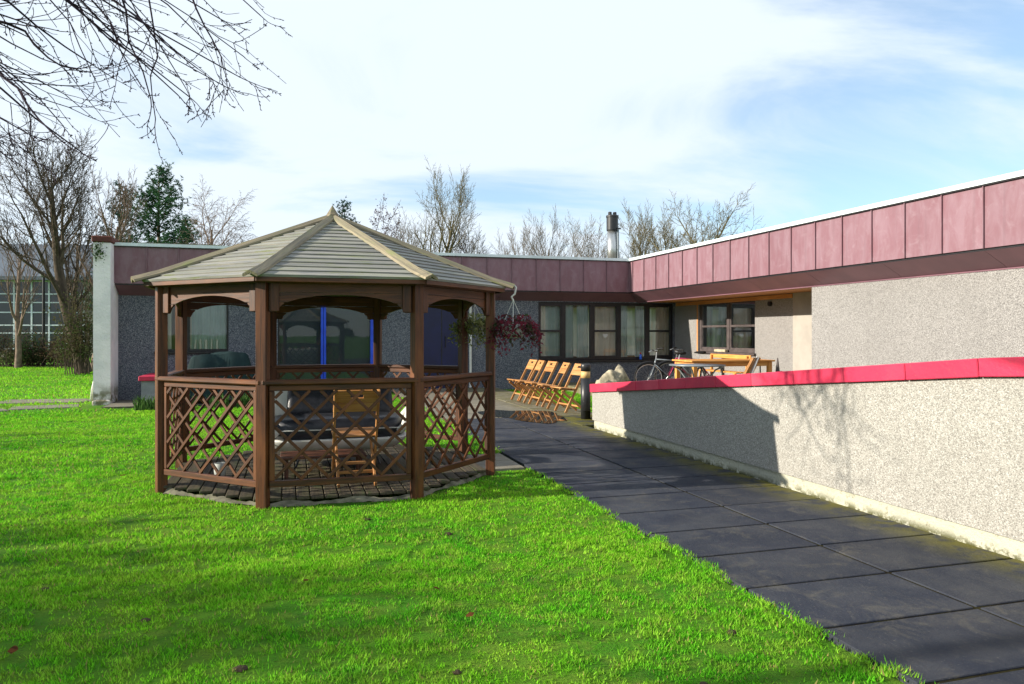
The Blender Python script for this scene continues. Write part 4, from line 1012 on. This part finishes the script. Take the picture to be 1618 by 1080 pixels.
# bicycles
def bicycle(label, loc, rz, fmat, lean, group):
    r = thing('bicycle', label, 'bicycle', loc, rz, group); r.rotation_euler = (lean, 0, rz)
    RW = .34
    for x in (-.52, .52):
        n = 36; mb = MB(); mb.tube([(x+RW*math.cos(2*math.pi*i/n), 0, RW+RW*math.sin(2*math.pi*i/n)) for i in range(n+1)], .018, 6, cap=False); w_ = mb.build('wheel', 'rubber', r, smooth=True)
        mb = MB(); mb.tube([(x+(RW-.025)*math.cos(2*math.pi*i/n), 0, RW+(RW-.025)*math.sin(2*math.pi*i/n)) for i in range(n+1)], .009, 4, cap=False); mb.build('rim', 'alu', w_)
        mb = MB()
        for i in range(18):
            a = 2*math.pi*i/18; mb.tube([(x+.02*math.cos(a+.8), .02*(1 if i % 2 else -1), RW+.02*math.sin(a+.8)), (x+(RW-.03)*math.cos(a), 0, RW+(RW-.03)*math.sin(a))], .0016, 3)
        mb.build('spokes', 'alu', w_); MB().tube([(x, -.05, RW), (x, .05, RW)], .018, 8).build('hub', 'alu', w_)
        mb = MB(); m = 14; mb.tube([(x+(RW+.04)*math.cos(R(40+130*i/m)), 0, RW+(RW+.04)*math.sin(R(40+130*i/m))) for i in range(m+1)], .02, 5); mb.build('mudguard', 'black_metal', r)
    bb = Vector((-.08, 0, .28)); st = Vector((-.22, 0, .74)); hd = Vector((.33, 0, .78)); hl = Vector((.37, 0, .66)); mb = MB()
    for a, b, q in ((bb, st, .016), (st, hd, .015), (bb, hl, .018), (hl, hd, .02)): mb.tube([a, b], q, 8)
    for s in (-1, 1):
        mb.tube([bb+Vector((0, s*.02, 0)), Vector((-.52, s*.05, RW))], .009, 6); mb.tube([st+Vector((0, s*.01, -.02)), Vector((-.52, s*.05, RW))], .008, 6)
    mb.build('frame', fmat, r, smooth=True)
    mb = MB()
    for s in (-1, 1): mb.tube([hl+Vector((0, s*.035, 0)), Vector((.46, s*.05, .45)), Vector((.52, s*.05, RW))], .011, 6)
    mb.build('fork', fmat, r, smooth=True)
    MB().tube([hd, hd+Vector((-.02, 0, .16)), hd+Vector((.05, 0, .2))], .013, 8).build('stem', 'alu', r); hb = hd+Vector((.05, 0, .2))
    h_ = MB().tube([hb+Vector((-.12, -.29, .03)), hb+Vector((-.03, -.2, .03)), hb, hb+Vector((-.03, .2, .03)), hb+Vector((-.12, .29, .03))], .012, 8).build('handlebar', 'black_metal', r, smooth=True)
    for s in (-1, 1):
        MB().tube([hb+Vector((-.13, s*.30, .03)), hb+Vector((-.05, s*.22, .03))], .018, 8).build('grip', 'rubber', h_)
        MB().tube([hb+Vector((-.02, s*.17, .02)), hb+Vector((.05, s*.2, -.01)), hb+Vector((.0, s*.27, -.02))], .006, 5).build('brake_lever', 'alu', h_)
    MB().tube([st, st+Vector((-.04, 0, .16))], .013, 8).build('seat_post', 'alu', r)
    sd_ = st+Vector((-.04, 0, .18)); loft('saddle', [[(sd_.x-.14, sd_.y+y, sd_.z+z) for y, z in ((-.07, 0), (0, .03), (.07, 0), (0, -.03))], [(sd_.x-.05, sd_.y+y, sd_.z+z) for y, z in ((-.075, 0), (0, .035), (.075, 0), (0, -.04))], [(sd_.x+.06, sd_.y+y, sd_.z+z) for y, z in ((-.03, 0), (0, .025), (.03, 0), (0, -.03))], [(sd_.x+.14, sd_.y+y, sd_.z+z) for y, z in ((-.015, 0), (0, .015), (.015, 0), (0, -.02))]], 'rubber', r)
    cr_ = MB().lathe([(.085, -.003), (.09, 0), (.085, .003)], n=20); o = cr_.build('chainring', 'alu', r); o.rotation_euler = (R(90), 0, 0); o.location = bb+Vector((0, -.04, 0))
    for s in (-1, 1): MB().tube([bb+Vector((0, s*.05, 0)), bb+Vector((.1*s, s*.07, -.13*s)), bb+Vector((.1*s, s*.15, -.13*s))], .009, 6).build('crank', 'black_metal', r)
    return r
bicycle('grey bicycle parked behind the round metal table under the corner', W(8.55, 15.75, .14), YAW+R(172), 'grey_metal', R(6), 'bicycles by the terrace')
bicycle('pink framed bicycle parked behind the grey bicycle', W(9.45, 16.5, .14), YAW+R(168), 'pink_frame', R(-5), 'bicycles by the terrace')

# ------------------------------------------------------------------ left side: block, covered barbecue, daffodils, white chair
lb = thing('low_block_wall', 'low grey rendered block with pink coping beside the white pillar', 'wall', W(-2.85, 19.1, -.12), YAW)
MB().box((-.40, -.5, 0), (.4, .85, .56)).build('block', 'grey_render', lb); MB().cbox((0, .175, .62), (.9, 1.45, .11), .012).build('coping', 'coping_pink', lb)
mb = MB(); nx, ny = 30, 14; rr = random.Random(4)
for j in range(ny+1):
    for i in range(nx+1):
        s, t = i/nx*2-1, j/ny*2-1; e = max(abs(s), abs(t)); x, y = s*.86, t*.42
        zt = 1.18-.12*abs(s-.25)**1.3 + .03*math.sin(s*7+t*3)
        if e > .72: k = (e-.72)/.28; z = zt-(zt-.18)*k**.9; x *= 1+.07*k; y *= 1+.18*k; f = .035*math.sin(9*s+2)*k+.03*math.sin(13*t)*k; x += f; y += f
        else: z = zt
        z += .03*mnoise.noise(Vector((x*4, y*4, 1))); mb.v.append((x, y, z))
for j in range(ny):
    for i in range(nx): a = j*(nx+1)+i; mb.f.append((a, a+1, a+nx+2, a+nx+1))
o = mb.build('covered_barbecue', 'tarp', smooth=True); o.location = W(-1.6, 18.75, -.1); o.rotation_euler = (0, 0, YAW+.05); tag(o, 'barbecue under a draped dark green tarpaulin below the left window', 'barbecue')
def blade_clump(mb, c, n, h, rad, rr, w=.012):
    for i in range(n):
        a = rr.random()*6.28; q = rad*rr.random()**.6; p = Vector(c)+Vector((q*math.cos(a), q*math.sin(a), 0)); l = rr.uniform(.1, .5); hh = h*rr.uniform(.6, 1.1); b = rr.random()*6.28
        dx, dy = math.cos(b), math.sin(b); sx_, sy_ = -dy*w, dx*w; pts = [p+Vector((dx*l*hh*t*t, dy*l*hh*t*t, hh*(t-.25*l*t*t))) for t in (0, .5, 1)]
        mb.quad((pts[0].x-sx_, pts[0].y-sy_, pts[0].z), (pts[0].x+sx_, pts[0].y+sy_, pts[0].z), (pts[1].x+sx_, pts[1].y+sy_, pts[1].z), pts[2], (pts[1].x-sx_, pts[1].y-sy_, pts[1].z))
rr = random.Random(9)
for k, (u, v, lab) in enumerate(((-3.05, 17.75, 'leftmost clump of green daffodil shoots at the lawn edge'), (-2.65, 17.7, 'clump of daffodil shoots in front of the pink topped block'), (-2.25, 17.75, 'clump of daffodil shoots behind the left gazebo post'), (-1.5, 17.85, 'clump of daffodil shoots below the covered barbecue'), (-1.0, 17.9, 'clump of daffodil shoots at the right of the barbecue'))):
    mb = MB(); blade_clump(mb, (0, 0, 0), 70, .34, .22, rr); o = mb.build('daffodil_clump', 'daffodil_leaf'); o.location = W(u, v, lawn_z(u, v)); tag(o, lab, 'plant', 'daffodil shoots along the wall')
mb = MB(); pts = []
for i in range(160): pts.append((rr.gauss(0, .07), rr.gauss(-.02, .03), rr.gauss(0, .11)))
leaf_cloud(mb, pts, .03, rr); o = mb.build('ivy_tuft', 'shrub_green'); o.location = W(-4.24, 19.17, 3.42); tag(o, 'small ivy tuft growing at the top of the white pillar', 'plant')
wc = thing('white_garden_chair', 'white plastic garden chair half hidden behind the white pillar', 'chair', W(-4.42, 20.55, lawn_z(-4.4, 20)), YAW+R(10))
for s in (-1, 1):
    MB().tube([(-.28, s*.24, 0), (-.25, s*.24, .3), (-.2, s*.24, .55), (-.08, s*.24, .64), (.2, s*.24, .66)], .022, 8).build('side_frame', 'white_plastic', wc, smooth=True); MB().tube([(.25, s*.22, 0), (.2, s*.22, .9)], .02, 8).build('leg', 'white_plastic', wc, smooth=True)
MB().cbox((0, 0, .43), (.46, .44, .03), .01).build('seat', 'white_plastic', wc); o = MB().cbox((.22, 0, .68), (.03, .44, .48), .01).build('backrest', 'white_plastic', wc)

# lamp post
lp = thing('lamp_post', 'slim black lamp post at the far lawn edge', 'lamp post', (-24.4, 38.9, -.13))
MB().lathe([(.11, 0), (.11, .9), (.075, .95), (.065, 4.6)], n=12).build('post', 'black_metal', lp); MB().lathe([(.07, 4.6), (.16, 4.68), (.18, 4.8), (.1, 4.95), (.02, 5.0)], n=14).build('lantern', 'grey_metal', lp)

# ------------------------------------------------------------------ far building
fb = thing('far_glazed_building', 'distant grey roofed building with white framed glazing behind the trees', 'building', (-40, 52, 0), R(6))
MB().box((-6, 0, -.2), (14.5, 12, 5.7)).build('wall', 'far_wall', fb)
mb = MB(); mb.add([(-7, -.8, 5.55), (15.2, -.8, 5.55), (15.2, 3.8, 8.3), (-7, 3.8, 8.3), (15.2, 12, 8.3), (-7, 12, 8.3), (-7, -.8, 5.3), (15.2, -.8, 5.3), (15.2, 12, 5.3), (-7, 12, 5.3)], [(0,1,2,3), (3,2,4,5), (6,7,1,0), (7,8,4,2,1), (6,0,3,5,9), (8,9,5,4), (6,9,8,7)]); mb.build('roof', 'far_roof', fb)
cols = [-5.4+1.16*i for i in range(14)]; rows = [.5, 1.6, 2.15, 3.05, 3.75, 4.35, 5.25]
for i in range(13):
    for j in range(6):
        if rng.random() < .04: continue
        mb = MB(); mb.quad((cols[i]+.04, -.02, rows[j]+.03), (cols[i+1]-.04, -.02, rows[j]+.03), (cols[i+1]-.04, -.02, rows[j+1]-.03), (cols[i]+.04, -.02, rows[j+1]-.03)); mb.build('pane', 'far_glass', fb)
for x in cols: MB().box((x-.05, -.1, .4), (x+.05, .0, 5.3)).build('mullion', 'far_white', fb)
for z in rows: MB().box((cols[0]+.051, -.085, z-.04), (cols[-1]-.051, -.003, z+.04)).build('transom', 'far_white', fb)

# ------------------------------------------------------------------ trees
def rotv(d, ang, az):
    a = d.orthogonal().normalized(); a.rotate(Matrix.Rotation(az, 3, d)); q = d.copy(); q.rotate(Matrix.Rotation(ang, 3, a)); return q
def bare_tree(mbt, mbb, base, h, r0, rr, levels=4, lean=(0, 0), fork=.3, spread=(30, 55), up=(.0, .12, .10, .05, .03), kids=(9, 6, 5, 4, 3), ratio=(.5, .55, .55, .5, .5), wob=.10, minr=.006, trunk_end=.25, droop=0, thin=1.0):
    twigs = [0]
    def branch(p, d, L, r, lvl):
        n = (7, 5, 4, 3, 3, 2)[lvl]; pts = [p.copy()]; rad = [r]; ds = [d.copy()]
        tr = trunk_end if lvl == 0 else .3
        for i in range(n):
            wv = Vector((rr.gauss(0, 1), rr.gauss(0, 1), rr.gauss(0, .6)))*(wob*(1 if lvl else .5))
            d = d+wv; d.z += up[lvl]-(droop*lvl*(i/n)); d.normalize(); p = p+d*(L/n); pts.append(p.copy()); ds.append(d.copy()); rad.append(max(minr*.8, r*(1-(1-tr)*((i+1)/n))))
        (mbt if lvl == 0 else mbb).tube(pts, rad, (9, 6, 4, 3, 3, 3)[lvl], cap=False)
        twigs[0] += 1
        if lvl >= levels: return
        k = kids[lvl]
        for c in range(k):
            t = (fork if lvl == 0 else .25)+(1-(fork if lvl == 0 else .25))*((c+rr.random())/k)
            x = t*n; i = min(n-1, int(x)); f = x-i; q = pts[i].lerp(pts[i+1], f); rq = rad[i]*(1-f)+rad[i+1]*f
            cd = rotv(ds[i], R(rr.uniform(*spread)), c*2.4+rr.uniform(-.6, .6)); cl = L*ratio[lvl]*rr.uniform(.75, 1.15)*(1.15-.55*t if lvl == 0 else 1.1-.5*t)
            branch(q, cd, cl, max(minr, rq*thin*rr.uniform(.5, .68)), lvl+1)
        if lvl < levels and lvl > 0: branch(pts[-1], rotv(ds[-1], R(12), rr.random()*6.28), L*.45, max(minr, rad[-1]*.9), lvl+1)
    branch(Vector(base), Vector((lean[0], lean[1], 1)).normalized(), h, r0, 0)
def at(px, Y, z=-.1): return ((px-809)/1180*Y, Y, z)
def tree(name, label, px, Y, h, r0, seed, bark='bark', group='bare trees behind the building', loc=None, **kw):
    rr = random.Random(seed); mt, mbb = MB(), MB(); bare_tree(mt, mbb, (0, 0, 0), h, r0, rr, **kw)
    r = thing(name, label, 'tree', loc or at(px, Y), 0, group); mt.build('trunk', bark, r, smooth=True); mbb.build('crown', bark, r, smooth=True); return r
def topH(py, Y): return 1.6+(528-py)/1180*Y
UPR = dict(up=(.02, .16, .18, .10, .05), spread=(22, 42))
tree('bare_tree', 'large leaning bare tree at the far left beside the glazed building', 134, 31, 7.8, .30, 101, 'bark', lean=(-.24, 0), thin=.8, kids=(12, 8, 7, 5, 3), ratio=(.52, .55, .5, .5, .5), up=(.03, .10, .12, .08, .05), fork=.35, levels=4, minr=.009, spread=(25, 55))
tree('bare_tree', 'thin multi stemmed bare tree between the leaning tree and the pines', 150, 34, 6.6, .22, 102, 'bark_birch', lean=(.1, 0), kids=(9, 6, 5, 4), fork=.15, levels=4, minr=.008, **UPR)
tree('bare_tree', 'slim bare tree at the extreme left edge of the lawn', 28, 36, 5.5, .15, 103, 'bark_birch', kids=(9, 6, 5, 4), fork=.2, levels=3, minr=.009, **UPR)
tree('bare_tree', 'bushy bare tree behind the white pillar', 110, 38, 6.2, .2, 104, 'bark', kids=(10, 6, 5, 4), fork=.15, levels=4, minr=.009, **UPR)
tree('birch_tree', 'weeping bare birch right of the pine trees', 335, 38, 6.9, .2, 105, 'bark_birch', kids=(10, 7, 6, 4), fork=.35, levels=4, minr=.007, lean=(.05, 0), up=(.02, .12, -.02, -.16, -.2), spread=(25, 50))
tree('bare_tree', 'low bushy bare tree between the birch and the gazebo roof', 420, 40, 5.0, .18, 106, 'bark', kids=(11, 7, 6, 4), fork=.1, levels=4, minr=.008)
tree('bare_tree', 'small dense bare tree left of the weeping birch', 300, 42, 5.0, .18, 107, 'bark', kids=(10, 7, 6, 4), fork=.1, levels=4, minr=.008)
tree('bare_tree', 'tall bare tree with upswept limbs right of the gazebo peak', 684, 40, 7.9, .25, 108, 'bark_mossy', kids=(14, 7, 5, 4), fork=.12, levels=4, minr=.008, ratio=(.5, .55, .5, .5), trunk_end=.12, up=(.02, .22, .2, .12, .05), spread=(32, 52))
tree('bare_tree', 'low bare tree at the left foot of the tall tree', 655, 42, 5.6, .2, 109, 'bark_grey', kids=(10, 7, 5, 4), fork=.1, levels=4, minr=.008, **UPR)
tree('bare_tree', 'bushy bare tree right of the tall tree', 745, 42, 5.9, .2, 110, 'bark', kids=(11, 7, 6, 4), fork=.12, levels=4, minr=.008)
tree('bare_tree', 'thin upright bare tree above the middle of the fascia', 862, 44, 6.6, .16, 111, 'bark_grey', kids=(12, 6, 5, 4), fork=.12, levels=4, minr=.007, **UPR)
tree('bare_tree', 'slender bare tree left of the middle upright tree', 838, 47, 6.4, .14, 112, 'bark_grey', kids=(12, 6, 5, 4), fork=.12, levels=4, minr=.007, **UPR)
tree('bare_tree', 'slender bare tree right of the middle upright tree', 885, 47, 6.6, .14, 113, 'bark_grey', kids=(12, 6, 5, 4), fork=.12, levels=4, minr=.007, **UPR)
tree('bare_tree', 'small bare tree just left of the steel flue', 940, 44, 6.0, .15, 114, 'bark_grey', kids=(11, 7, 5, 4), fork=.15, levels=4, minr=.007)
tree('bare_tree', 'pale bare tree just right of the steel flue', 1003, 44, 6.6, .2, 115, 'bark_mossy', kids=(13, 7, 6, 4), fork=.12, levels=4, minr=.008, **UPR)
tree('bare_tree', 'bushy bare tree between the flue and the rounded tree', 1045, 46, 6.6, .2, 116, 'bark_mossy', kids=(13, 7, 6, 4), fork=.12, levels=4, minr=.008, **UPR)
tree('bare_tree', 'rounded bare tree with stout limbs above the wing roof', 1110, 40, 6.5, .28, 117, 'bark_mossy', kids=(10, 7, 6, 4), fork=.25, levels=4, minr=.009, ratio=(.62, .55, .5, .5), up=(.02, .06, .08, .05, .04), spread=(30, 58), trunk_end=.3)
tree('bare_tree', 'far bare tree low behind the middle of the roof', 785, 52, 5.6, .15, 118, 'bark_grey', kids=(11, 7, 5, 4), fork=.12, levels=4, minr=.008, **UPR)
# sparse purple-leaved tree
r = tree('purple_tree', 'small tree with sparse purplish leaves beside the gazebo peak', 600, 38, 6.6, .16, 119, 'bark', lean=(-.05, 0), kids=(10, 6, 5, 4), fork=.2, levels=3, minr=.009, ratio=(.42, .5, .5, .5), up=(.02, .12, .1, .05, .03))
cr_ = [c for c in r.children if c.name.startswith('crown')][0]; rr = random.Random(77); vsn = [Vector(x.co) for x in cr_.data.vertices]; mb = MB()
leaf_cloud(mb, [vsn[rr.randrange(len(vsn))]+Vector((rr.gauss(0, .08), rr.gauss(0, .08), rr.gauss(0, .08))) for _ in range(1500)], .055, rr); mb.build('leaves', 'purple_leaf', r)
# pines
def pine(label, px, Y, h, seed, mat, dens=1.0, crown0=.22, wide=.27):
    rr = random.Random(seed); r = thing('pine_tree', label, 'tree', at(px, Y), 0, 'pine trees beyond the building'); mt = MB(); mb = MB(); ml = MB()
    mt.tube([(rr.gauss(0, .05), rr.gauss(0, .05), h*i/8) for i in range(9)], [.2*(1-.9*i/8) for i in range(9)], 7); z = crown0*h
    while z < h*.99:
        t = (z-crown0*h)/(h-crown0*h); L = h*wide*(1-t)**.75*(.55+.45*math.sin(min(1, t*3+.3)*1.57))+.25
        for k in range(rr.randint(3, 5)):
            a = rr.random()*6.28; l = L*rr.uniform(.55, 1.1); d = Vector((math.cos(a), math.sin(a), .12+.4*t)); pts = [Vector((0, 0, z))]
            for i in range(4): d = (d+Vector((rr.gauss(0, .12), rr.gauss(0, .12), .10))).normalized(); pts.append(pts[-1]+d*l/4)
            mb.tube(pts, [.04*(1-t)+.02, .03, .02, .014, .008], 4, cap=False)
            for _ in range(int(l*9*dens)+3):
                s = .25+.75*rr.random(); x = s*4; i = min(3, int(x)); q = pts[i].lerp(pts[i+1], x-i)+Vector((rr.gauss(0, .16), rr.gauss(0, .16), rr.gauss(.06, .12)))
                for _ in range(11):
                    v = Vector((rr.gauss(0, 1), rr.gauss(0, 1), rr.gauss(.5, .8))).normalized()*rr.uniform(.09, .2); e = v.orthogonal().normalized()*.018; e.rotate(Matrix.Rotation(rr.random()*6.28, 3, v.normalized())); ml.quad(q-e, q+e, q+v)
        z += h*.028*rr.uniform(.7, 1.3)
    mt.build('trunk', 'bark_birch', r, smooth=True); mb.build('limbs', 'bark', r); ml.build('crown', mat, r); return r
pine('tall dark green pine behind the left end of the roof', 252, 40, topH(266, 40), 201, 'pine_needle', 1.9, .12, .40)
pine('smaller bluish pine left of the tall pine', 192, 44, topH(288, 44), 202, 'pine_dark', 1.1, .12, .30)
pine('slim pine just right of the tall pine', 292, 43, topH(345, 43), 205, 'pine_needle', 1.0, wide=.2)
pine('small pine tip showing beside the gazebo finial', 543, 44, topH(324, 44), 203, 'pine_dark', .9)
# shrubs along the far lawn edge
def shrub(label, px, Y, w, h, mat, seed, n=900, stems=26):
    rr = random.Random(seed); r = thing('shrub', label, 'shrub', at(px, Y, -.13), 0, 'shrubs along the far lawn edge'); mb = MB(); ml = MB(); ends = []
    for i in range(stems):
        a = rr.random()*6.28; q = w*.5*rr.random(); p = Vector((rr.gauss(0, w*.15), rr.gauss(0, w*.15), 0)); d = Vector((math.cos(a)*q, math.sin(a)*q, h*rr.uniform(.6, 1))); pts = [p, p+d*.5+Vector((rr.gauss(0, .1), rr.gauss(0, .1), 0)), p+d]
        mb.tube(pts, [.02, .014, .006], 3); ends += [pts[1].lerp(pts[2], rr.random()) for _ in range(6)]
        for _ in range(5):
            s = pts[1].lerp(pts[2], rr.random()); mb.tube([s, s+Vector((rr.gauss(0, .25), rr.gauss(0, .25), rr.uniform(.1, .5)))], [.008, .004], 3)
    pts = [(e.x+rr.gauss(0, .22), e.y+rr.gauss(0, .22), max(.05, e.z*rr.uniform(.35, 1.02))) for e in (ends[rr.randrange(len(ends))] for _ in range(n))]
    leaf_cloud(ml, pts, .06, rr, .1); mb.build('stems', 'bark', r); ml.build('foliage', mat, r)
for k, (lab, px, Y, w, h, m, n) in enumerate((('reddish brown twiggy shrub at the extreme left of the lawn edge', 8, 39, 2.6, 2.0, 'shrub_brown', 900), ('rounded dark green shrub left of the lamp post', 42, 38, 1.5, 2.0, 'shrub_green', 1400),
     ('brown low shrub under the dark green one', 25, 37.5, 2.2, 1.2, 'shrub_leaf', 900), ('mixed brown shrub just right of the lamp post', 88, 38.5, 2.2, 1.5, 'shrub_brown', 900),
     ('low olive shrub below the leaning bare tree', 60, 38.5, 2.0, 1.1, 'shrub_leaf', 800), ('tall ivy grown thicket left of the white pillar', 126, 30, 1.6, 3.9, 'shrub_leaf', 2600), ('twiggy brown thicket against the leaning trunk', 112, 36, 2.4, 2.4, 'shrub_brown', 1100),
     ('dark leafy shrub far left behind the lawn', -30, 38, 2.6, 2.4, 'shrub_green', 900))):
    shrub(lab, px, Y, w, h, m, 300+k, n)
mb = MB(); mb.box((-40, 37.2, -.2), (-17, 39.6, -.09)); bed = mb.build('planting_bed', 'soil'); tag(bed, 'dark bare soil bed along the far lawn edge', 'bed', kind='structure')

# ------------------------------------------------------------------ overhanging near tree (trunk outside the frame on the left)
def near_tree():
    rr = random.Random(415); base = Vector((-9.5, .5, -.05))
    r = thing('cherry_tree', 'bare budding branches reaching in from the tree at upper left', 'tree', base); mt, mbb, bud = MB(), MB(), MB()
    T = lambda x, y, z: Vector((x, y, z))-base
    mt.tube([(0, 0, 0), (.1, .0, .8), (.1, .1, 1.7), (.2, .25, 2.6), (.35, .4, 3.5)], [.17, .14, .125, .11, .09], 10)
    boughs = [[T(-9.15, .9, 3.3), T(-8.2, 1.6, 6.1), T(-5.6, 4.4, 5.6), T(-3.9, 5.5, 5.2), T(-2.4, 5.8, 5.0)], [T(-9.15, .9, 3.3), T(-8.3, 1.5, 6.0), T(-6.2, 4.4, 5.5), T(-4.4, 6.2, 4.3)], [T(-9.15, .9, 3.2), T(-8.3, 1.4, 5.9), T(-6.2, 4.0, 5.3), T(-4.4, 5.2, 4.2)],
              [T(-9.15, .9, 3.3), T(-9.9, .2, 4.5), T(-10.6, -.4, 5.5)], [T(-9.15, .9, 3.3), T(-9.4, -.1, 4.8), T(-9.6, -.7, 6.0)]]
    def tan(pts, i): return (pts[min(i+1, len(pts)-1)]-pts[max(i-1, 0)]).normalized()
    for b in boughs: mt.tube(b, [.05*(1-.6*i/(len(b)-1)) for i in range(len(b))], 8)
    def twig(p, d, L, r0, lvl):
        n = 6; pts = [p.copy()]; rad = [r0]
        for i in range(n):
            d = (d+Vector((rr.gauss(0, .14), rr.gauss(0, .14), rr.gauss(.02, .10)))).normalized(); p = p+d*(L/n); pts.append(p.copy()); rad.append(max(.0024, r0*(1-.6*(i+1)/n)))
        mbb.tube(pts, rad, 4, cap=False)
        for i in range(1, n+1):
            for _ in range(2 if i > 4 else 1):
                if rr.random() < .55:
                    b = rotv(tan(pts, i), R(rr.uniform(25, 65)), rr.random()*6.28); q = pts[i].lerp(pts[i-1], rr.random()); bud.tube([q, q+b*.010, q+b*.02], [.002, .0038, .001], 4, cap=False)
        if lvl > 0:
            for c in range(2):
                i = rr.randint(1, n-1); twig(pts[i], rotv(tan(pts, i), R(rr.uniform(25, 55)), rr.random()*6.28), L*rr.uniform(.3, .55), max(.003, rad[i]*.65), lvl-1)
    def limb(p0, p1, sag, r0, k):
        n = 11; mid = p0.lerp(p1, .5)+Vector((0, 0, sag)); pts = []; w = Vector((0, 0, 0))
        for i in range(n+1):
            t = i/n; q = p0*(1-t)**2+mid*2*t*(1-t)+p1*t*t; w = w*.8+Vector((rr.gauss(0, .03), rr.gauss(0, .03), rr.gauss(0, .03))); pts.append(q+w*(1 if i else 0))
        rad = [max(.004, r0*(1-.72*i/n)) for i in range(n+1)]; mbb.tube(pts, rad, 5, cap=False)
        for c in range(k):
            i = rr.randint(2, n-1); twig(pts[i], rotv(tan(pts, i), R(rr.uniform(14, 45)), rr.random()*6.28), rr.uniform(.3, .85), rad[i]*.6, 1)
        twig(pts[-1], tan(pts, n), rr.uniform(.15, .35), rad[-1], 1)
    def PX(x, y, Y): return T((x-809)/1180*Y, Y, 1.5+(528-y)/1180*Y)
    A = boughs[0]
    for (x, y) in ((420, 22), (385, 90), (375, 120), (360, 100), (330, 60), (300, 120), (262, 190), (235, 150), (300, 150), (345, 130), (280, 60), (220, 120), (200, 70), (250, 100), (180, 110), (370, 40), (310, 90), (150, 60), (240, 60), (270, 140)):
        s0 = rr.uniform(1.6, 3.9); i = min(3, int(s0)); limb(A[i].lerp(A[i+1], s0-i), PX(x, y, rr.uniform(5.2, 6.2)), rr.uniform(-.1, .35), rr.uniform(.011, .017), rr.randint(3, 5))
    for bi, tg in ((1, ((95, 190), (60, 215), (20, 140), (110, 120), (45, 90))), (2, ((150, 86), (30, 200), (110, 225), (75, 60), (10, 235)))):
        Bq = boughs[bi]
        for (x, y) in tg: limb(Bq[-1].lerp(Bq[-2], rr.random()), PX(x, y, rr.uniform(5.0, 6.2)), rr.uniform(-.15, .2), rr.uniform(.013, .02), rr.randint(4, 6))
    for Bq in boughs[3:]:
        for c in range(7): q = Bq[1].lerp(Bq[2], rr.random()); limb(q, q+Vector((rr.gauss(0, .9), rr.gauss(0, .9), rr.uniform(.3, 1.4))), .1, .02, 5)
    mt.build('trunk', 'bark_near', r, smooth=True); mbb.build('crown', 'bark_near', r, smooth=True); bud.build('buds', 'bark_near', r)
near_tree()
# trees left of the frame whose shadows cross the lawn
LEFT = [(-10.5, 2.0, 4.3, .22, 521), (-12, 3.0, 4.8, .24, 522), (-13, .7, 5.4, .24, 523), (-18, .3, 8.0, .18, 509), (-25, -1.0, 10.5, .2, 502), (-20, -1.3, 9.5, .19, 501), (-21, -.1, 8.2, .2, 503), (-28, -1.0, 10.8, .22, 504), (-16, 1.2, 6.8, .18, 510), (-19, 1.0, 7.4, .2, 511), (-15, 2.7, 4.8, .18, 512), (-24, 4.4, 7.6, .24, 505), (-20, 6.2, 6.6, .22, 513), (-22, 8.0, 7.6, .22, 506), (-30, 8.6, 9, .26, 514), (-31, 11.5, 9, .26, 507)]
for k, (x, y, h, r0, sd_) in enumerate(LEFT):
    n_ = ('first', 'second', 'third', 'fourth', 'fifth', 'sixth', 'seventh', 'eighth', 'ninth', 'tenth', 'eleventh', 'twelfth', 'thirteenth', 'fourteenth', 'fifteenth', 'sixteenth', 'seventeenth')[k]
    tree('garden_tree', 'tall bare tree out of view on the left, %s from the front of the lawn' % n_, 0, 0, h*.68, r0, sd_, 'bark', 'bare trees along the left side', loc=(x, y, 0), kids=(11, 6, 4, 3), levels=4, minr=.013, fork=.25, trunk_end=.35)
